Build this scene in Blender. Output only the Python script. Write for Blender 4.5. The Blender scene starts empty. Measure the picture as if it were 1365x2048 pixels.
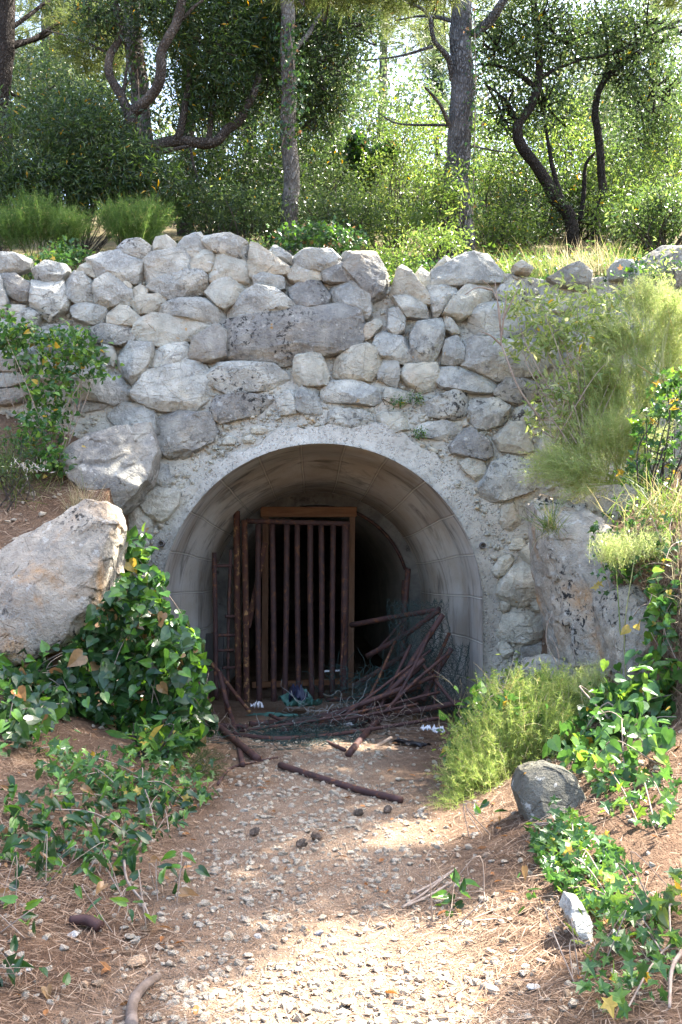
import bpy, bmesh, math, random
import numpy as np
from mathutils import Vector

random.seed(7)
RNG = np.random.default_rng(7)
SC = bpy.context.scene
COL = SC.collection

# ------------------------------------------------------------------ camera, sky, sun, exposure
PITCH = math.radians(3.10)
FPX = 1991.0
CAMZ = 1.5
cam_d = bpy.data.cameras.new("camera")
cam_d.sensor_fit = 'VERTICAL'
cam_d.sensor_height = 36.0
cam_d.lens = 35.0
cam_d.clip_end = 400
cam_d.clip_start = 0.05
cam = bpy.data.objects.new("camera", cam_d)
COL.objects.link(cam)
cam.location = (0, 0, CAMZ)
cam.rotation_euler = (math.radians(90) + PITCH, 0, 0)
SC.camera = cam

SUN = Vector((0.62, 0.33, 1.02)).normalized()
SUN_EL = math.asin(SUN.z)
SUN_AZ = math.atan2(SUN.x, SUN.y)
world = bpy.data.worlds.new("World")
SC.world = world
world.use_nodes = True
wn = world.node_tree
wn.nodes.clear()
wo = wn.nodes.new("ShaderNodeOutputWorld")
wb = wn.nodes.new("ShaderNodeBackground")
ws = wn.nodes.new("ShaderNodeTexSky")
ws.sky_type = 'NISHITA'
ws.sun_disc = False
ws.sun_elevation = SUN_EL
ws.sun_rotation = SUN_AZ
ws.air_density = 1.0
ws.dust_density = 3.2
ws.ozone_density = 0.4
wb.inputs[1].default_value = 0.15
wn.links.new(ws.outputs[0], wb.inputs[0])
wn.links.new(wb.outputs[0], wo.inputs[0])

sun_d = bpy.data.lights.new("sun", 'SUN')
sun_d.energy = 5.0
sun_d.angle = math.radians(0.5)
sun_d.color = (1.0, 0.94, 0.84)
sun = bpy.data.objects.new("sun", sun_d)
COL.objects.link(sun)
sun.location = (8, 14, 18)
sun.rotation_euler = (-SUN).to_track_quat('-Z', 'Y').to_euler()

SC.view_settings.view_transform = 'Standard'
SC.view_settings.look = 'None'
SC.view_settings.gamma = 1.0
SC.view_settings.exposure = 2.7
SC.cycles.use_denoising = True
SC.cycles.max_bounces = 7
SC.cycles.diffuse_bounces = 4
SC.cycles.glossy_bounces = 2
SC.cycles.transmission_bounces = 3
SC.cycles.transparent_max_bounces = 4
SC.cycles.caustics_reflective = False
SC.cycles.caustics_refractive = False

# ------------------------------------------------------------------ helpers
CP, SP = math.cos(PITCH), math.sin(PITCH)


def P(px, py, y):
    """point of the place seen at photo pixel (px,py), y metres away"""
    u = (px - 682.5) / FPX
    v = (1024.0 - py) / FPX
    dy = CP - v * SP
    dz = SP + v * CP
    return np.array((u * y / dy, y, CAMZ + dz * y / dy))


def hash3(i, j, k):
    n = (i.astype(np.int64) * 374761393 + j.astype(np.int64) * 668265263 + k.astype(np.int64) * 2147483647) & 0xffffffff
    n = ((n ^ (n >> 13)) * 1274126177) & 0xffffffff
    n = ((n ^ (n >> 16)) * 2246822519) & 0xffffffff
    return ((n ^ (n >> 15)) & 0xffff) / 65535.0


def vnoise(p):
    p = np.asarray(p, float)
    f = np.floor(p)
    t = p - f
    t = t * t * (3 - 2 * t)
    i, j, k = f[..., 0], f[..., 1], f[..., 2]
    r = 0
    for a in (0, 1):
        wa = t[..., 0] if a else 1 - t[..., 0]
        for b in (0, 1):
            wb_ = t[..., 1] if b else 1 - t[..., 1]
            for c in (0, 1):
                wc = t[..., 2] if c else 1 - t[..., 2]
                r = r + wa * wb_ * wc * hash3(i + a, j + b, k + c)
    return r * 2 - 1


def fbm(p, octaves=4):
    p = np.asarray(p, float)
    s, a, tot = 0, 1.0, 0
    for o in range(octaves):
        s = s + a * vnoise(p * (2.03 ** o) + 17.3 * o)
        tot += a
        a *= 0.52
    return s / tot


def fbm3(p, octaves=4):
    return np.stack([fbm(p, octaves), fbm(p + 51.7, octaves), fbm(p + 113.1, octaves)], -1)


def sstep(a, b, x):
    t = np.clip((x - a) / (b - a), 0, 1)
    return t * t * (3 - 2 * t)


def make_mesh(name, V, F, mat, smooth=True, uv=None):
    V = np.asarray(V, np.float32)
    F = np.asarray(F, np.int32)
    k = F.shape[1]
    me = bpy.data.meshes.new(name)
    me.vertices.add(len(V))
    me.vertices.foreach_set("co", V.ravel())
    me.loops.add(F.size)
    me.loops.foreach_set("vertex_index", F.ravel())
    me.polygons.add(len(F))
    me.polygons.foreach_set("loop_start", np.arange(0, F.size, k, dtype=np.int32))
    me.polygons.foreach_set("loop_total", np.full(len(F), k, np.int32))
    if uv is not None:
        l = me.uv_layers.new(name="UVMap")
        l.data.foreach_set("uv", np.asarray(uv, np.float32)[F.ravel()].ravel())
    me.update(calc_edges=True)
    me.validate()
    me.polygons.foreach_set("use_smooth", np.full(len(me.polygons), smooth, bool))
    if mat is not None:
        me.materials.append(mat)
    return me


def tag(o, label=None, cat=None, group=None, kind=None):
    if label: o['label'] = label
    if cat: o['category'] = cat
    if group: o['group'] = group
    if kind: o['kind'] = kind
    return o


def thing(name, label, cat, loc=(0, 0, 0), group=None, kind=None):
    o = bpy.data.objects.new(name, None)
    o.empty_display_size = 0.1
    o.location = tuple(float(v) for v in loc)
    COL.objects.link(o)
    return tag(o, label, cat, group, kind)


def wloc(o):
    v = np.zeros(3)
    while o is not None:
        v = v + np.array(o.location)
        o = o.parent
    return v


def obj(name, V, F, mat, parent=None, smooth=True, base=None, uv=None):
    """one mesh object; V in world coordinates"""
    V = np.asarray(V, float)
    o_loc = np.zeros(3)
    if parent is not None:
        o_loc = wloc(parent)
    elif base is not None:
        o_loc = np.asarray(base, float)
    o = bpy.data.objects.new(name, make_mesh(name, V - o_loc, F, mat, smooth, uv))
    COL.objects.link(o)
    if parent is not None:
        o.parent = parent
    elif base is not None:
        o.location = tuple(float(v) for v in o_loc)
    return o


class MB:
    def __init__(self):
        self.v, self.f, self.n = [], [], 0

    def add(self, V, F):
        V = np.asarray(V, float)
        F = np.asarray(F, int)
        if F.shape[1] == 4:
            F = np.concatenate([F[:, (0, 1, 2)], F[:, (0, 2, 3)]])
        self.v.append(V)
        self.f.append(F + self.n)
        self.n += len(V)
        return self

    def arr(self):
        return np.concatenate(self.v), np.concatenate(self.f)

    def build(self, name, mat, parent=None, smooth=True, base=None):
        V, F = self.arr()
        return obj(name, V, F, mat, parent, smooth, base)


def spath(pts, n=6):
    """Catmull-Rom through points"""
    p = np.asarray(pts, float)
    if len(p) < 3:
        t = np.linspace(0, 1, n + 1)[:, None]
        return p[0] * (1 - t) + p[-1] * t
    q = np.vstack([2 * p[0] - p[1], p, 2 * p[-1] - p[-2]])
    out = []
    for i in range(1, len(q) - 2):
        for t in np.linspace(0, 1, n, endpoint=False):
            a, b, c, d = q[i - 1], q[i], q[i + 1], q[i + 2]
            out.append(0.5 * (2 * b + (c - a) * t + (2 * a - 5 * b + 4 * c - d) * t * t + (3 * b - a - 3 * c + d) * t ** 3))
    out.append(p[-1])
    return np.array(out)


def tube(path, r, sides=8, caps=True, rough=0.0, rf=8.0):
    path = np.asarray(path, float)
    n = len(path)
    r = np.broadcast_to(np.asarray(r, float), (n,)) if np.ndim(r) else np.full(n, r)
    d = np.gradient(path, axis=0)
    d /= np.linalg.norm(d, axis=1)[:, None] + 1e-9
    ref = np.array((0, 0, 1.0)) if abs(d[0][2]) < 0.9 else np.array((1.0, 0, 0))
    N = np.zeros_like(path)
    x = np.cross(d[0], ref)
    x /= np.linalg.norm(x)
    for i in range(n):
        x = x - d[i] * np.dot(x, d[i])
        x /= np.linalg.norm(x) + 1e-9
        N[i] = x
    B = np.cross(d, N)
    a = np.linspace(0, 2 * math.pi, sides, endpoint=False)
    ring = N[:, None, :] * np.cos(a)[None, :, None] + B[:, None, :] * np.sin(a)[None, :, None]
    V = path[:, None, :] + ring * r[:, None, None]
    if rough:
        V = V + ring * (fbm(V * rf * np.array((1, 1, .4)), 3) * rough * r[:, None])[..., None]
    V = V.reshape(-1, 3)
    i = np.arange(n - 1)[:, None] * sides
    j = np.arange(sides)[None, :]
    j2 = (j + 1) % sides
    F = np.stack([i + j, i + j2, i + sides + j2, i + sides + j], -1).reshape(-1, 4)
    F = np.concatenate([F[:, (0, 1, 2)], F[:, (0, 2, 3)]])
    if caps:
        k = len(V)
        V = np.vstack([V, path[0], path[-1]])
        jj = np.arange(sides)
        F = np.concatenate([F, np.stack([np.full(sides, k), (jj + 1) % sides, jj], -1),
                            np.stack([np.full(sides, k + 1), (n - 1) * sides + jj, (n - 1) * sides + (jj + 1) % sides], -1)])
    return V, F


def box(c, s, rot=None):
    c = np.asarray(c, float)
    h = np.asarray(s, float) / 2
    b = min(h) * 0.12
    V = []
    for sx in (-1, 1):
        for sy in (-1, 1):
            for sz in (-1, 1):
                V += [(sx * (h[0] - b), sy * (h[1] - b), sz * h[2]), (sx * (h[0] - b), sy * h[1], sz * (h[2] - b)), (sx * h[0], sy * (h[1] - b), sz * (h[2] - b))]
    return hull(np.array(V) @ (np.eye(3) if rot is None else rot) + c)


def beam(a, b, w, t):
    """rectangular timber/flat bar from a to b: w across in x-z plane, t in y"""
    a, b = np.asarray(a, float), np.asarray(b, float)
    d = b - a
    L = np.linalg.norm(d)
    d /= L
    ydir = np.array((0, 1.0, 0))
    ydir = ydir - d * np.dot(ydir, d)
    ydir /= np.linalg.norm(ydir)
    xd = np.cross(ydir, d)
    return box((a + b) / 2, (w, t, L), np.stack([xd, ydir, d]))


def hull(pts):
    bm = bmesh.new()
    for p in pts:
        bm.verts.new(p)
    r = bmesh.ops.convex_hull(bm, input=bm.verts[:])
    bmesh.ops.delete(bm, geom=[v for v in bm.verts if not v.link_faces], context='VERTS')
    bm.verts.index_update()
    bmesh.ops.triangulate(bm, faces=bm.faces[:])
    V = np.array([v.co[:] for v in bm.verts])
    F = np.array([[v.index for v in f.verts] for f in bm.faces])
    bm.free()
    return V, F


def subdiv(V, F, n=1, smooth=0.0):
    """split every triangle in four, n times, easing the corners"""
    for _ in range(n):
        E = np.sort(np.concatenate([F[:, (0, 1)], F[:, (1, 2)], F[:, (2, 0)]]), 1)
        U, inv = np.unique(E, axis=0, return_inverse=True)
        inv = inv.ravel()
        m = len(F)
        a, b, c = inv[:m] + len(V), inv[m:2 * m] + len(V), inv[2 * m:] + len(V)
        V = np.vstack([V, (V[U[:, 0]] + V[U[:, 1]]) / 2])
        F = np.concatenate([np.stack([F[:, 0], a, c], 1), np.stack([a, F[:, 1], b], 1), np.stack([c, b, F[:, 2]], 1), np.stack([a, b, c], 1)])
        if smooth:
            s = np.zeros_like(V)
            k = np.zeros(len(V))
            for x, y in ((0, 1), (1, 2), (2, 0)):
                np.add.at(s, F[:, x], V[F[:, y]])
                np.add.at(k, F[:, x], 1)
            V = V * (1 - smooth) + smooth * s / k[:, None]
    return V, F


def rough_rock(pts, levels=3, smooth=0.28, amp=0.03, freq=4.0):
    V, F = hull(pts)
    V, F = subdiv(V, F, 1, 0)
    V, F = subdiv(V, F, 1, smooth)
    V, F = subdiv(V, F, levels - 2, 0)
    # split planes: flat broken faces with crisp edges
    c = V.mean(0)
    for _ in range(7):
        nrm = unit(np.array((random.gauss(0, .8), -abs(random.gauss(1.1, .35)) - .15, random.gauss(0, .75))))
        dd = (V - c) @ nrm
        lim = np.quantile(dd, random.uniform(.84, .98))
        V = V - nrm * np.maximum(dd - lim, 0)[:, None] * .93
    ext = np.linalg.norm(V.max(0) - V.min(0))
    a = amp
    V = V + fbm3(V * freq, 4) * a + fbm3(V * freq * 3.7 + 9, 2) * a * 0.35
    # chipped ledges
    led = np.abs(fbm(V * freq * np.array((.6, .6, 1.6)) + 33, 3))
    V = V + fbm3(V * freq * 1.7 + 77, 2) * (a * 0.8 * (led < 0.08))[:, None]
    for _ in range(4):
        nrm = unit(np.array((random.gauss(0, .5), -abs(random.gauss(1.2, .4)) - .3, random.gauss(0, .5))))
        dd = (V - c) @ nrm
        lim = np.quantile(dd, random.uniform(.90, .985))
        V = V - nrm * np.maximum(dd - lim, 0)[:, None] * .85
    V = V + fbm3(V * freq * 6 + 3, 3) * a * .22
    return V, F


# ------------------------------------------------------------------ materials
def new_mat(name):
    m = bpy.data.materials.new(name)
    m.use_nodes = True
    nt = m.node_tree
    nt.nodes.clear()
    return m, nt


class G:
    def __init__(self, nt):
        self.nt = nt

    def n(self, t, props=None, **kw):
        nd = self.nt.nodes.new(t)
        for k, v in (props or {}).items():
            setattr(nd, k, v)
        for k, v in kw.items():
            key = int(k[1:]) if k[0] == 'i' and k[1:].isdigit() else k.replace('_', ' ')
            self.set(nd.inputs[key], v)
        return nd

    def set(self, sock, v):
        if isinstance(v, bpy.types.NodeSocket):
            self.nt.links.new(v, sock)
        elif isinstance(v, bpy.types.Node):
            self.nt.links.new(v.outputs[0], sock)
        else:
            if isinstance(v, tuple) and len(v) == 3 and sock.type == 'RGBA':
                v = (*v, 1)
            sock.default_value = v

    def noise(self, vec, scale, detail=4.0, rough=0.6, dist=0.0):
        return self.n("ShaderNodeTexNoise", None, Vector=vec, Scale=scale, Detail=detail, Roughness=rough, Distortion=dist).outputs[0]

    def ramp(self, fac, *stops):
        nd = self.n("ShaderNodeValToRGB", None, Fac=fac)
        cr = nd.color_ramp
        while len(cr.elements) < len(stops):
            cr.elements.new(0.5)
        for e, (p, c) in zip(cr.elements, stops):
            e.position = p
            e.color = (*c, 1) if isinstance(c, tuple) else (c, c, c, 1)
        return nd.outputs[0]

    def mix(self, fac, a, b, blend='MIX'):
        nd = self.n("ShaderNodeMix", {'data_type': 'RGBA', 'blend_type': blend})
        self.set(nd.inputs[0], fac)
        self.set(nd.inputs[6], a)
        self.set(nd.inputs[7], b)
        return nd.outputs[2]

    def math(self, op, a, b=0.0, c=0.0):
        nd = self.n("ShaderNodeMath", {'operation': op})
        self.set(nd.inputs[0], a)
        self.set(nd.inputs[1], b)
        self.set(nd.inputs[2], c)
        return nd.outputs[0]

    def hsv(self, col, h=0.5, s=1.0, v=1.0):
        return self.n("ShaderNodeHueSaturation", None, Hue=h, Saturation=s, Value=v, Color=col).outputs[0]

    def bump(self, height, strength=0.5, dist=0.02, normal=None):
        nd = self.n("ShaderNodeBump", None, Strength=strength, Distance=dist, Height=height)
        if normal is not None:
            self.set(nd.inputs['Normal'], normal)
        return nd.outputs[0]

    def pos(self, scale=(1, 1, 1)):
        p = self.n("ShaderNodeNewGeometry").outputs['Position']
        if scale == (1, 1, 1):
            return p
        return self.n("ShaderNodeMapping", None, Vector=p, Scale=scale).outputs[0]

    def island(self):
        return self.n("ShaderNodeNewGeometry").outputs['Random Per Island']

    def orand(self):
        return self.n("ShaderNodeObjectInfo").outputs['Random']

    def out(self, shader):
        o = self.n("ShaderNodeOutputMaterial")
        self.set(o.inputs[0], shader)

    def pbsdf(self, col, rough=0.8, normal=None, spec=0.3, metal=0.0):
        nd = self.n("ShaderNodeBsdfPrincipled")
        self.set(nd.inputs['Base Color'], col)
        self.set(nd.inputs['Roughness'], rough)
        self.set(nd.inputs['Specular IOR Level'], spec)
        self.set(nd.inputs['Metallic'], metal)
        if normal is not None:
            self.set(nd.inputs['Normal'], normal)
        return nd


def stone_mat(name, light, grey, warm, lichen=0.5, ochre=0.5, dark=1.0, per_obj=True):
    m, nt = new_mat(name)
    g = G(nt)
    p = g.pos()
    if per_obj and name.startswith('pebble'):
        p = g.n('ShaderNodeVectorMath', {'operation': 'MULTIPLY_ADD'}, i0=p, i1=(3.0, 3.0, 3.0), i2=(0, 0, 0)).outputs[0]
    if per_obj:
        off = g.math('MULTIPLY', g.orand(), 40.0)
        p2 = g.n("ShaderNodeVectorMath", {'operation': 'ADD'})
        g.set(p2.inputs[0], p)
        g.set(p2.inputs[1], off)
        p = p2.outputs[0]
    n1 = g.noise(p, 2.2, 6, 0.65, 0.6)
    n2 = g.noise(p, 7.0, 6, 0.7)
    n3 = g.noise(p, 28.0, 5, 0.7)
    n4 = g.noise(p, 90.0, 3, 0.6)
    col = g.mix(g.ramp(n1, (0.38, 0.0), (0.57, 1.0)), light, grey)
    if per_obj:
        rr = g.orand()
        col = g.mix(g.math('MULTIPLY', g.ramp(rr, (0.55, 0.0), (1.0, 1.0)), 0.6), col, grey)
    col = g.mix(g.math('MULTIPLY', g.ramp(g.noise(p, 1.6, 5, 0.6, 1.0), (0.52, 0.0), (0.68, 1.0)), ochre), col, warm)
    col = g.mix(g.math('MULTIPLY', g.ramp(n2, (0.42, 0.0), (0.60, 1.0)), 0.5), col, tuple(c * 0.45 for c in grey))
    col = g.mix(g.math('MULTIPLY', g.ramp(n3, (0.45, 0.0), (0.70, 1.0)), 0.45), col, tuple(min(.75, c * 1.3) for c in light))
    # black lichen, in spots and blotches
    area = g.ramp(g.noise(p, 1.9, 3, 0.5), (0.46, 0.0), (0.60, 1.0))
    spots = g.ramp(g.noise(p, 21.0, 4, 0.62, 0.5), (0.54, 0.0), (0.60, 1.0))
    col = g.mix(g.math('MULTIPLY', g.math('MULTIPLY', area, spots), g.math('MULTIPLY', g.ramp(g.math('FRACT', g.math('MULTIPLY', g.orand(), 7.3)), (0.15, 0.1), (0.9, 1.0)), lichen) if per_obj else lichen), col, (0.035 * dark, 0.035 * dark, 0.034 * dark))
    pin = g.ramp(g.noise(p, 60.0, 2, 0.5), (0.66, 0.0), (0.70, 1.0))
    col = g.mix(g.math('MULTIPLY', pin, 0.6 * lichen), col, (0.06, 0.06, 0.055))
    # pale crust and orange lichen
    col = g.mix(g.math('MULTIPLY', g.ramp(g.noise(p, 11.0, 3, 0.6), (0.62, 0.0), (0.67, 1.0)), 0.5), col, (0.62, 0.61, 0.56))
    org = g.math('MULTIPLY', g.ramp(g.noise(p, 9.0, 2, 0.5), (0.735, 0.0), (0.76, 1.0)), g.ramp(n3, (0.4, 0.3), (0.6, 1.0)))
    col = g.mix(g.math('MULTIPLY', org, 0.8), col, (0.50, 0.26, 0.04))
    h = g.math('ADD', g.math('MULTIPLY', n2, 0.9), g.math('ADD', g.math('MULTIPLY', n3, 0.55), g.math('MULTIPLY', n4, 0.22)))
    # thin cracks
    vor = g.n("ShaderNodeTexVoronoi", {'feature': 'DISTANCE_TO_EDGE'}, Vector=g.n("ShaderNodeMapping", None, Vector=p, Scale=(1, 1, 1.5)).outputs[0], Scale=3.2).outputs[0]
    crack = g.ramp(g.math('ADD', vor, g.math('MULTIPLY', n3, 0.03)), (0.012, 0.0), (0.03, 1.0))
    crackm = g.math('MAXIMUM', crack, g.ramp(n1, (0.45, 0.0), (0.5, 1.0)))
    h = g.math('ADD', h, g.math('MULTIPLY', crackm, 0.35))
    nb = g.bump(h, 0.9, 0.05)
    g.out(g.pbsdf(col, 0.92, nb, 0.15))
    return m


M = {}
M['stone'] = stone_mat('weathered_limestone', (0.64, 0.625, 0.535), (0.33, 0.335, 0.31), (0.52, 0.45, 0.31), 0.95, 0.45)
M['stone_warm'] = stone_mat('rosy_limestone', (0.64, 0.595, 0.475), (0.46, 0.445, 0.38), (0.52, 0.38, 0.25), 0.35, 0.6)
M['stone_dark'] = stone_mat('dark_lichen_limestone', (0.42, 0.40, 0.34), (0.25, 0.245, 0.23), (0.44, 0.35, 0.23), 0.95, 0.4)
M['boulder'] = stone_mat('boulder_limestone', (0.52, 0.45, 0.355), (0.36, 0.335, 0.285), (0.52, 0.32, 0.16), 1.0, 1.0, per_obj=False)
M['mossy'] = stone_mat('mossy_dark_stone', (0.19, 0.18, 0.145), (0.12, 0.118, 0.098), (0.15, 0.135, 0.085), 0.9, 0.6, per_obj=False)
M['pebble'] = stone_mat('pebble_limestone', (0.68, 0.57, 0.44), (0.58, 0.49, 0.39), (0.52, 0.36, 0.23), 0.15, 0.7)


def mortar_mat(name, base, dark, pebbly=1.0):
    m, nt = new_mat(name)
    g = G(nt)
    p = g.pos()
    n1 = g.noise(p, 1.8, 6, 0.6)
    n2 = g.noise(p, 14, 6, 0.7)
    n3 = g.noise(p, 70, 4, 0.7)
    col = g.mix(g.ramp(n1, (0.38, 0.0), (0.62, 1.0)), base, dark)
    vo = g.n("ShaderNodeTexVoronoi", {'feature': 'F1'}, Vector=p, Scale=38.0, Randomness=1.0)
    cell = g.ramp(vo.outputs['Distance'], (0.25, 1.0), (0.42, 0.0))
    sel = g.ramp(vo.outputs['Color'], (0.5, 0.0), (0.6, 1.0))
    peb = g.math('MULTIPLY', cell, sel)
    col = g.mix(g.math('MULTIPLY', peb, 0.55 * pebbly), col, (0.62, 0.59, 0.53))
    col = g.mix(g.math('MULTIPLY', g.ramp(n2, (0.35, 0.6), (0.5, 0.0)), 0.7), col, tuple(c * 0.45 for c in dark))
    pits = g.ramp(g.noise(p, 62, 3, 0.6), (0.62, 0.0), (0.66, 1.0))
    area = g.ramp(g.noise(p, 2.4, 3, 0.5), (0.42, 0.0), (0.55, 1.0))
    pm = g.math('MULTIPLY', pits, area)
    col = g.mix(g.math('MULTIPLY', pm, 0.6), col, (0.10, 0.10, 0.095))
    h = g.math('ADD', g.math('MULTIPLY', n2, 1.0), g.math('ADD', g.math('MULTIPLY', n3, 0.4), g.math('MULTIPLY', peb, 0.9 * pebbly)))
    h = g.math('SUBTRACT', h, g.math('MULTIPLY', pm, 0.7))
    g.out(g.pbsdf(col, 0.95, g.bump(h, 0.9, 0.03), 0.1))
    return m


M['mortar'] = mortar_mat('rubble_mortar', (0.54, 0.515, 0.44), (0.40, 0.385, 0.335), 1.0)
M['render'] = mortar_mat('cement_render', (0.58, 0.55, 0.475), (0.41, 0.39, 0.34), 1.0)


def vault_mat():
    m, nt = new_mat('board_marked_concrete')
    g = G(nt)
    uv = g.n("ShaderNodeTexCoord").outputs['UV']          # u along the arch (m), v into the tunnel (m)
    sep = g.n("ShaderNodeSeparateXYZ", None, Vector=uv)
    u, v = sep.outputs[0], sep.outputs[1]
    along = g.n("ShaderNodeMapping", None, Vector=uv, Scale=(0.7, 2.8, 1)).outputs[0]
    down = g.n("ShaderNodeMapping", None, Vector=uv, Scale=(1.0, 6.0, 1)).outputs[0]
    s1 = g.noise(along, 1.5, 7, 0.68, 1.2)
    s2 = g.noise(down, 5.0, 5, 0.6)
    s3 = g.noise(uv, 1.6, 4, 0.6)
    col = g.mix(g.ramp(s3, (0.40, 0.0), (0.62, 1.0)), (0.48, 0.425, 0.355), (0.60, 0.58, 0.54))
    col = g.mix(g.math('MULTIPLY', g.ramp(s1, (0.50, 0.0), (0.66, 1.0)), 0.8), col, (0.11, 0.105, 0.10))
    col = g.mix(g.math('MULTIPLY', g.ramp(s2, (0.56, 0.0), (0.72, 1.0)), 0.6), col, (0.62, 0.61, 0.58))
    # shutter boards: joint fins across the band, every board its own tone
    ub = g.math('DIVIDE', u, 0.43)
    fr = g.math('ABSOLUTE', g.math('SUBTRACT', g.math('FRACT', ub), 0.5))
    fin = g.ramp(g.math('ADD', fr, g.math('MULTIPLY', g.noise(uv, 30, 2, 0.5), 0.008)), (0.484, 0.0), (0.494, 1.0))
    tone = g.n("ShaderNodeTexWhiteNoise", {'noise_dimensions': '1D'}, W=g.math('FLOOR', ub)).outputs[0]
    front = g.ramp(v, (0.0, 1.0), (1.0, 1.0))
    finv = g.math('MULTIPLY', fin, g.math('LESS_THAN', v, 2.9))
    col = g.mix(g.math('MULTIPLY', tone, 0.4), col, (0.24, 0.19, 0.15))
    col = g.mix(g.math('MULTIPLY', finv, 0.9), col, (0.62, 0.58, 0.50))
    edge = g.ramp(g.math('ABSOLUTE', g.math('SUBTRACT', fr, 0.468)), (0.006, 1.0), (0.018, 0.0))
    col = g.mix(g.math('MULTIPLY', edge, 0.28), col, (0.1, 0.095, 0.09))
    h = g.math('ADD', g.math('MULTIPLY', s2, 0.3), g.math('ADD', g.math('MULTIPLY', finv, 0.8), g.math('MULTIPLY', g.noise(uv, 40, 4, 0.6), 0.3)))
    g.out(g.pbsdf(col, 0.9, g.bump(h, 0.6, 0.02), 0.15))
    return m


M['vault'] = vault_mat()


def soil_mat():
    m, nt = new_mat('red_brown_soil')
    g = G(nt)
    p = g.pos()
    n1 = g.noise(p, 1.1, 6, 0.6, 0.4)
    n2 = g.noise(p, 9, 7, 0.7)
    n3 = g.noise(p, 60, 5, 0.75)
    fib = g.noise(g.pos((60, 14, 40)), 1.0, 4, 0.7, 1.2)
    col = g.mix(g.ramp(n1, (0.38, 0.0), (0.62, 1.0)), (0.130, 0.076, 0.046), (0.180, 0.118, 0.078))
    col = g.mix(g.math('MULTIPLY', g.ramp(n2, (0.40, 0.0), (0.65, 1.0)), 0.6), col, (0.085, 0.053, 0.036))
    col = g.mix(g.math('MULTIPLY', g.ramp(fib, (0.52, 0.0), (0.66, 1.0)), 0.5), col, (0.29, 0.205, 0.14))
    # trodden stony path down the middle
    sx = g.n("ShaderNodeSeparateXYZ", None, Vector=p)
    ax = g.math('ABSOLUTE', g.math('ADD', sx.outputs[0], g.math('ADD', 0.10, g.math('MULTIPLY', g.math('SUBTRACT', n1, 0.5), 1.2))))
    path = g.ramp(ax, (0.35, 1.0), (0.85, 0.0))
    vo = g.n("ShaderNodeTexVoronoi", {'feature': 'F1'}, Vector=p, Scale=70.0)
    gr = g.math('MULTIPLY', g.ramp(vo.outputs['Distance'], (0.28, 1.0), (0.46, 0.0)), g.ramp(vo.outputs['Color'], (0.42, 0.0), (0.5, 1.0)))
    vo2 = g.n("ShaderNodeTexVoronoi", {'feature': 'F1'}, Vector=p, Scale=150.0)
    gr2 = g.ramp(vo2.outputs['Distance'], (0.2, 1.0), (0.5, 0.0))
    pc = g.mix(g.ramp(n2, (0.35, 0.0), (0.65, 1.0)), (0.190, 0.126, 0.083), (0.255, 0.182, 0.126))
    pc = g.mix(g.math('MULTIPLY', gr2, 0.3), pc, (0.38, 0.30, 0.225))
    pc = g.mix(g.math('MULTIPLY', gr, 0.8), pc, g.mix(vo.outputs['Color'], (0.56, 0.50, 0.42), (0.42, 0.33, 0.25)))
    col = g.mix(path, col, pc)
    h = g.math('ADD', g.math('MULTIPLY', n2, 0.8), g.math('ADD', g.math('MULTIPLY', n3, 0.6), g.math('MULTIPLY', g.math('ADD', gr, g.math('MULTIPLY', fib, 0.5)), 0.6)))
    g.out(g.pbsdf(col, 0.95, g.bump(h, 0.9, 0.03), 0.1))
    return m


M['soil'] = soil_mat()


def simple_noise_mat(name, c1, c2, scale=6, rough=0.8, bump=0.4, dist=0.01, spec=0.25, stretch=(1, 1, 1), c3=None, detail=5):
    m, nt = new_mat(name)
    g = G(nt)
    p = g.pos(stretch)
    n1 = g.noise(p, scale, detail, 0.65, 0.4)
    n2 = g.noise(p, scale * 6, 4, 0.7)
    col = g.mix(g.ramp(n1, (0.38, 0.0), (0.62, 1.0)), c1, c2)
    if c3:
        col = g.mix(g.ramp(g.noise(p, scale * 1.7, 5, 0.7), (0.55, 0.0), (0.65, 1.0)), col, c3)
    h = g.math('ADD', n1, g.math('MULTIPLY', n2, 0.5))
    g.out(g.pbsdf(col, rough, g.bump(h, bump, dist), spec))
    return m


M['rust'] = simple_noise_mat('rusty_iron', (0.040, 0.020, 0.019), (0.066, 0.030, 0.026), 9, 0.72, 0.5, 0.006, 0.35, c3=(0.15, 0.060, 0.026))
M['rust_orange'] = simple_noise_mat('flaking_rust', (0.058, 0.026, 0.023), (0.095, 0.040, 0.024), 10, 0.85, 0.6, 0.008, 0.2, c3=(0.36, 0.20, 0.085))
M['timber'] = simple_noise_mat('old_timber', (0.16, 0.085, 0.052), (0.22, 0.125, 0.08), 5, 0.85, 0.4, 0.005, 0.15, stretch=(6, 6, 0.7))
M['timber_h'] = simple_noise_mat('old_timber_rail', (0.20, 0.095, 0.05), (0.28, 0.14, 0.075), 5, 0.85, 0.4, 0.005, 0.15, stretch=(0.7, 6, 6))
M['wire'] = simple_noise_mat('green_coated_wire', (0.008, 0.028, 0.025), (0.018, 0.050, 0.044), 8, 0.5, 0.1, 0.002, 0.4)
M['bare_wire'] = simple_noise_mat('bare_wire', (0.22, 0.24, 0.23), (0.38, 0.38, 0.36), 8, 0.6, 0.1, 0.002, 0.4)
M['twig'] = simple_noise_mat('dry_twig', (0.22, 0.17, 0.135), (0.34, 0.28, 0.23), 20, 0.9, 0.4, 0.004, 0.1)
M['deadwood'] = simple_noise_mat('grey_deadwood', (0.13, 0.10, 0.08), (0.25, 0.20, 0.165), 8, 0.9, 0.6, 0.008, 0.1)
M['paper'] = simple_noise_mat('white_paper', (0.72, 0.72, 0.73), (0.60, 0.60, 0.62), 14, 0.8, 0.3, 0.004)
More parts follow.
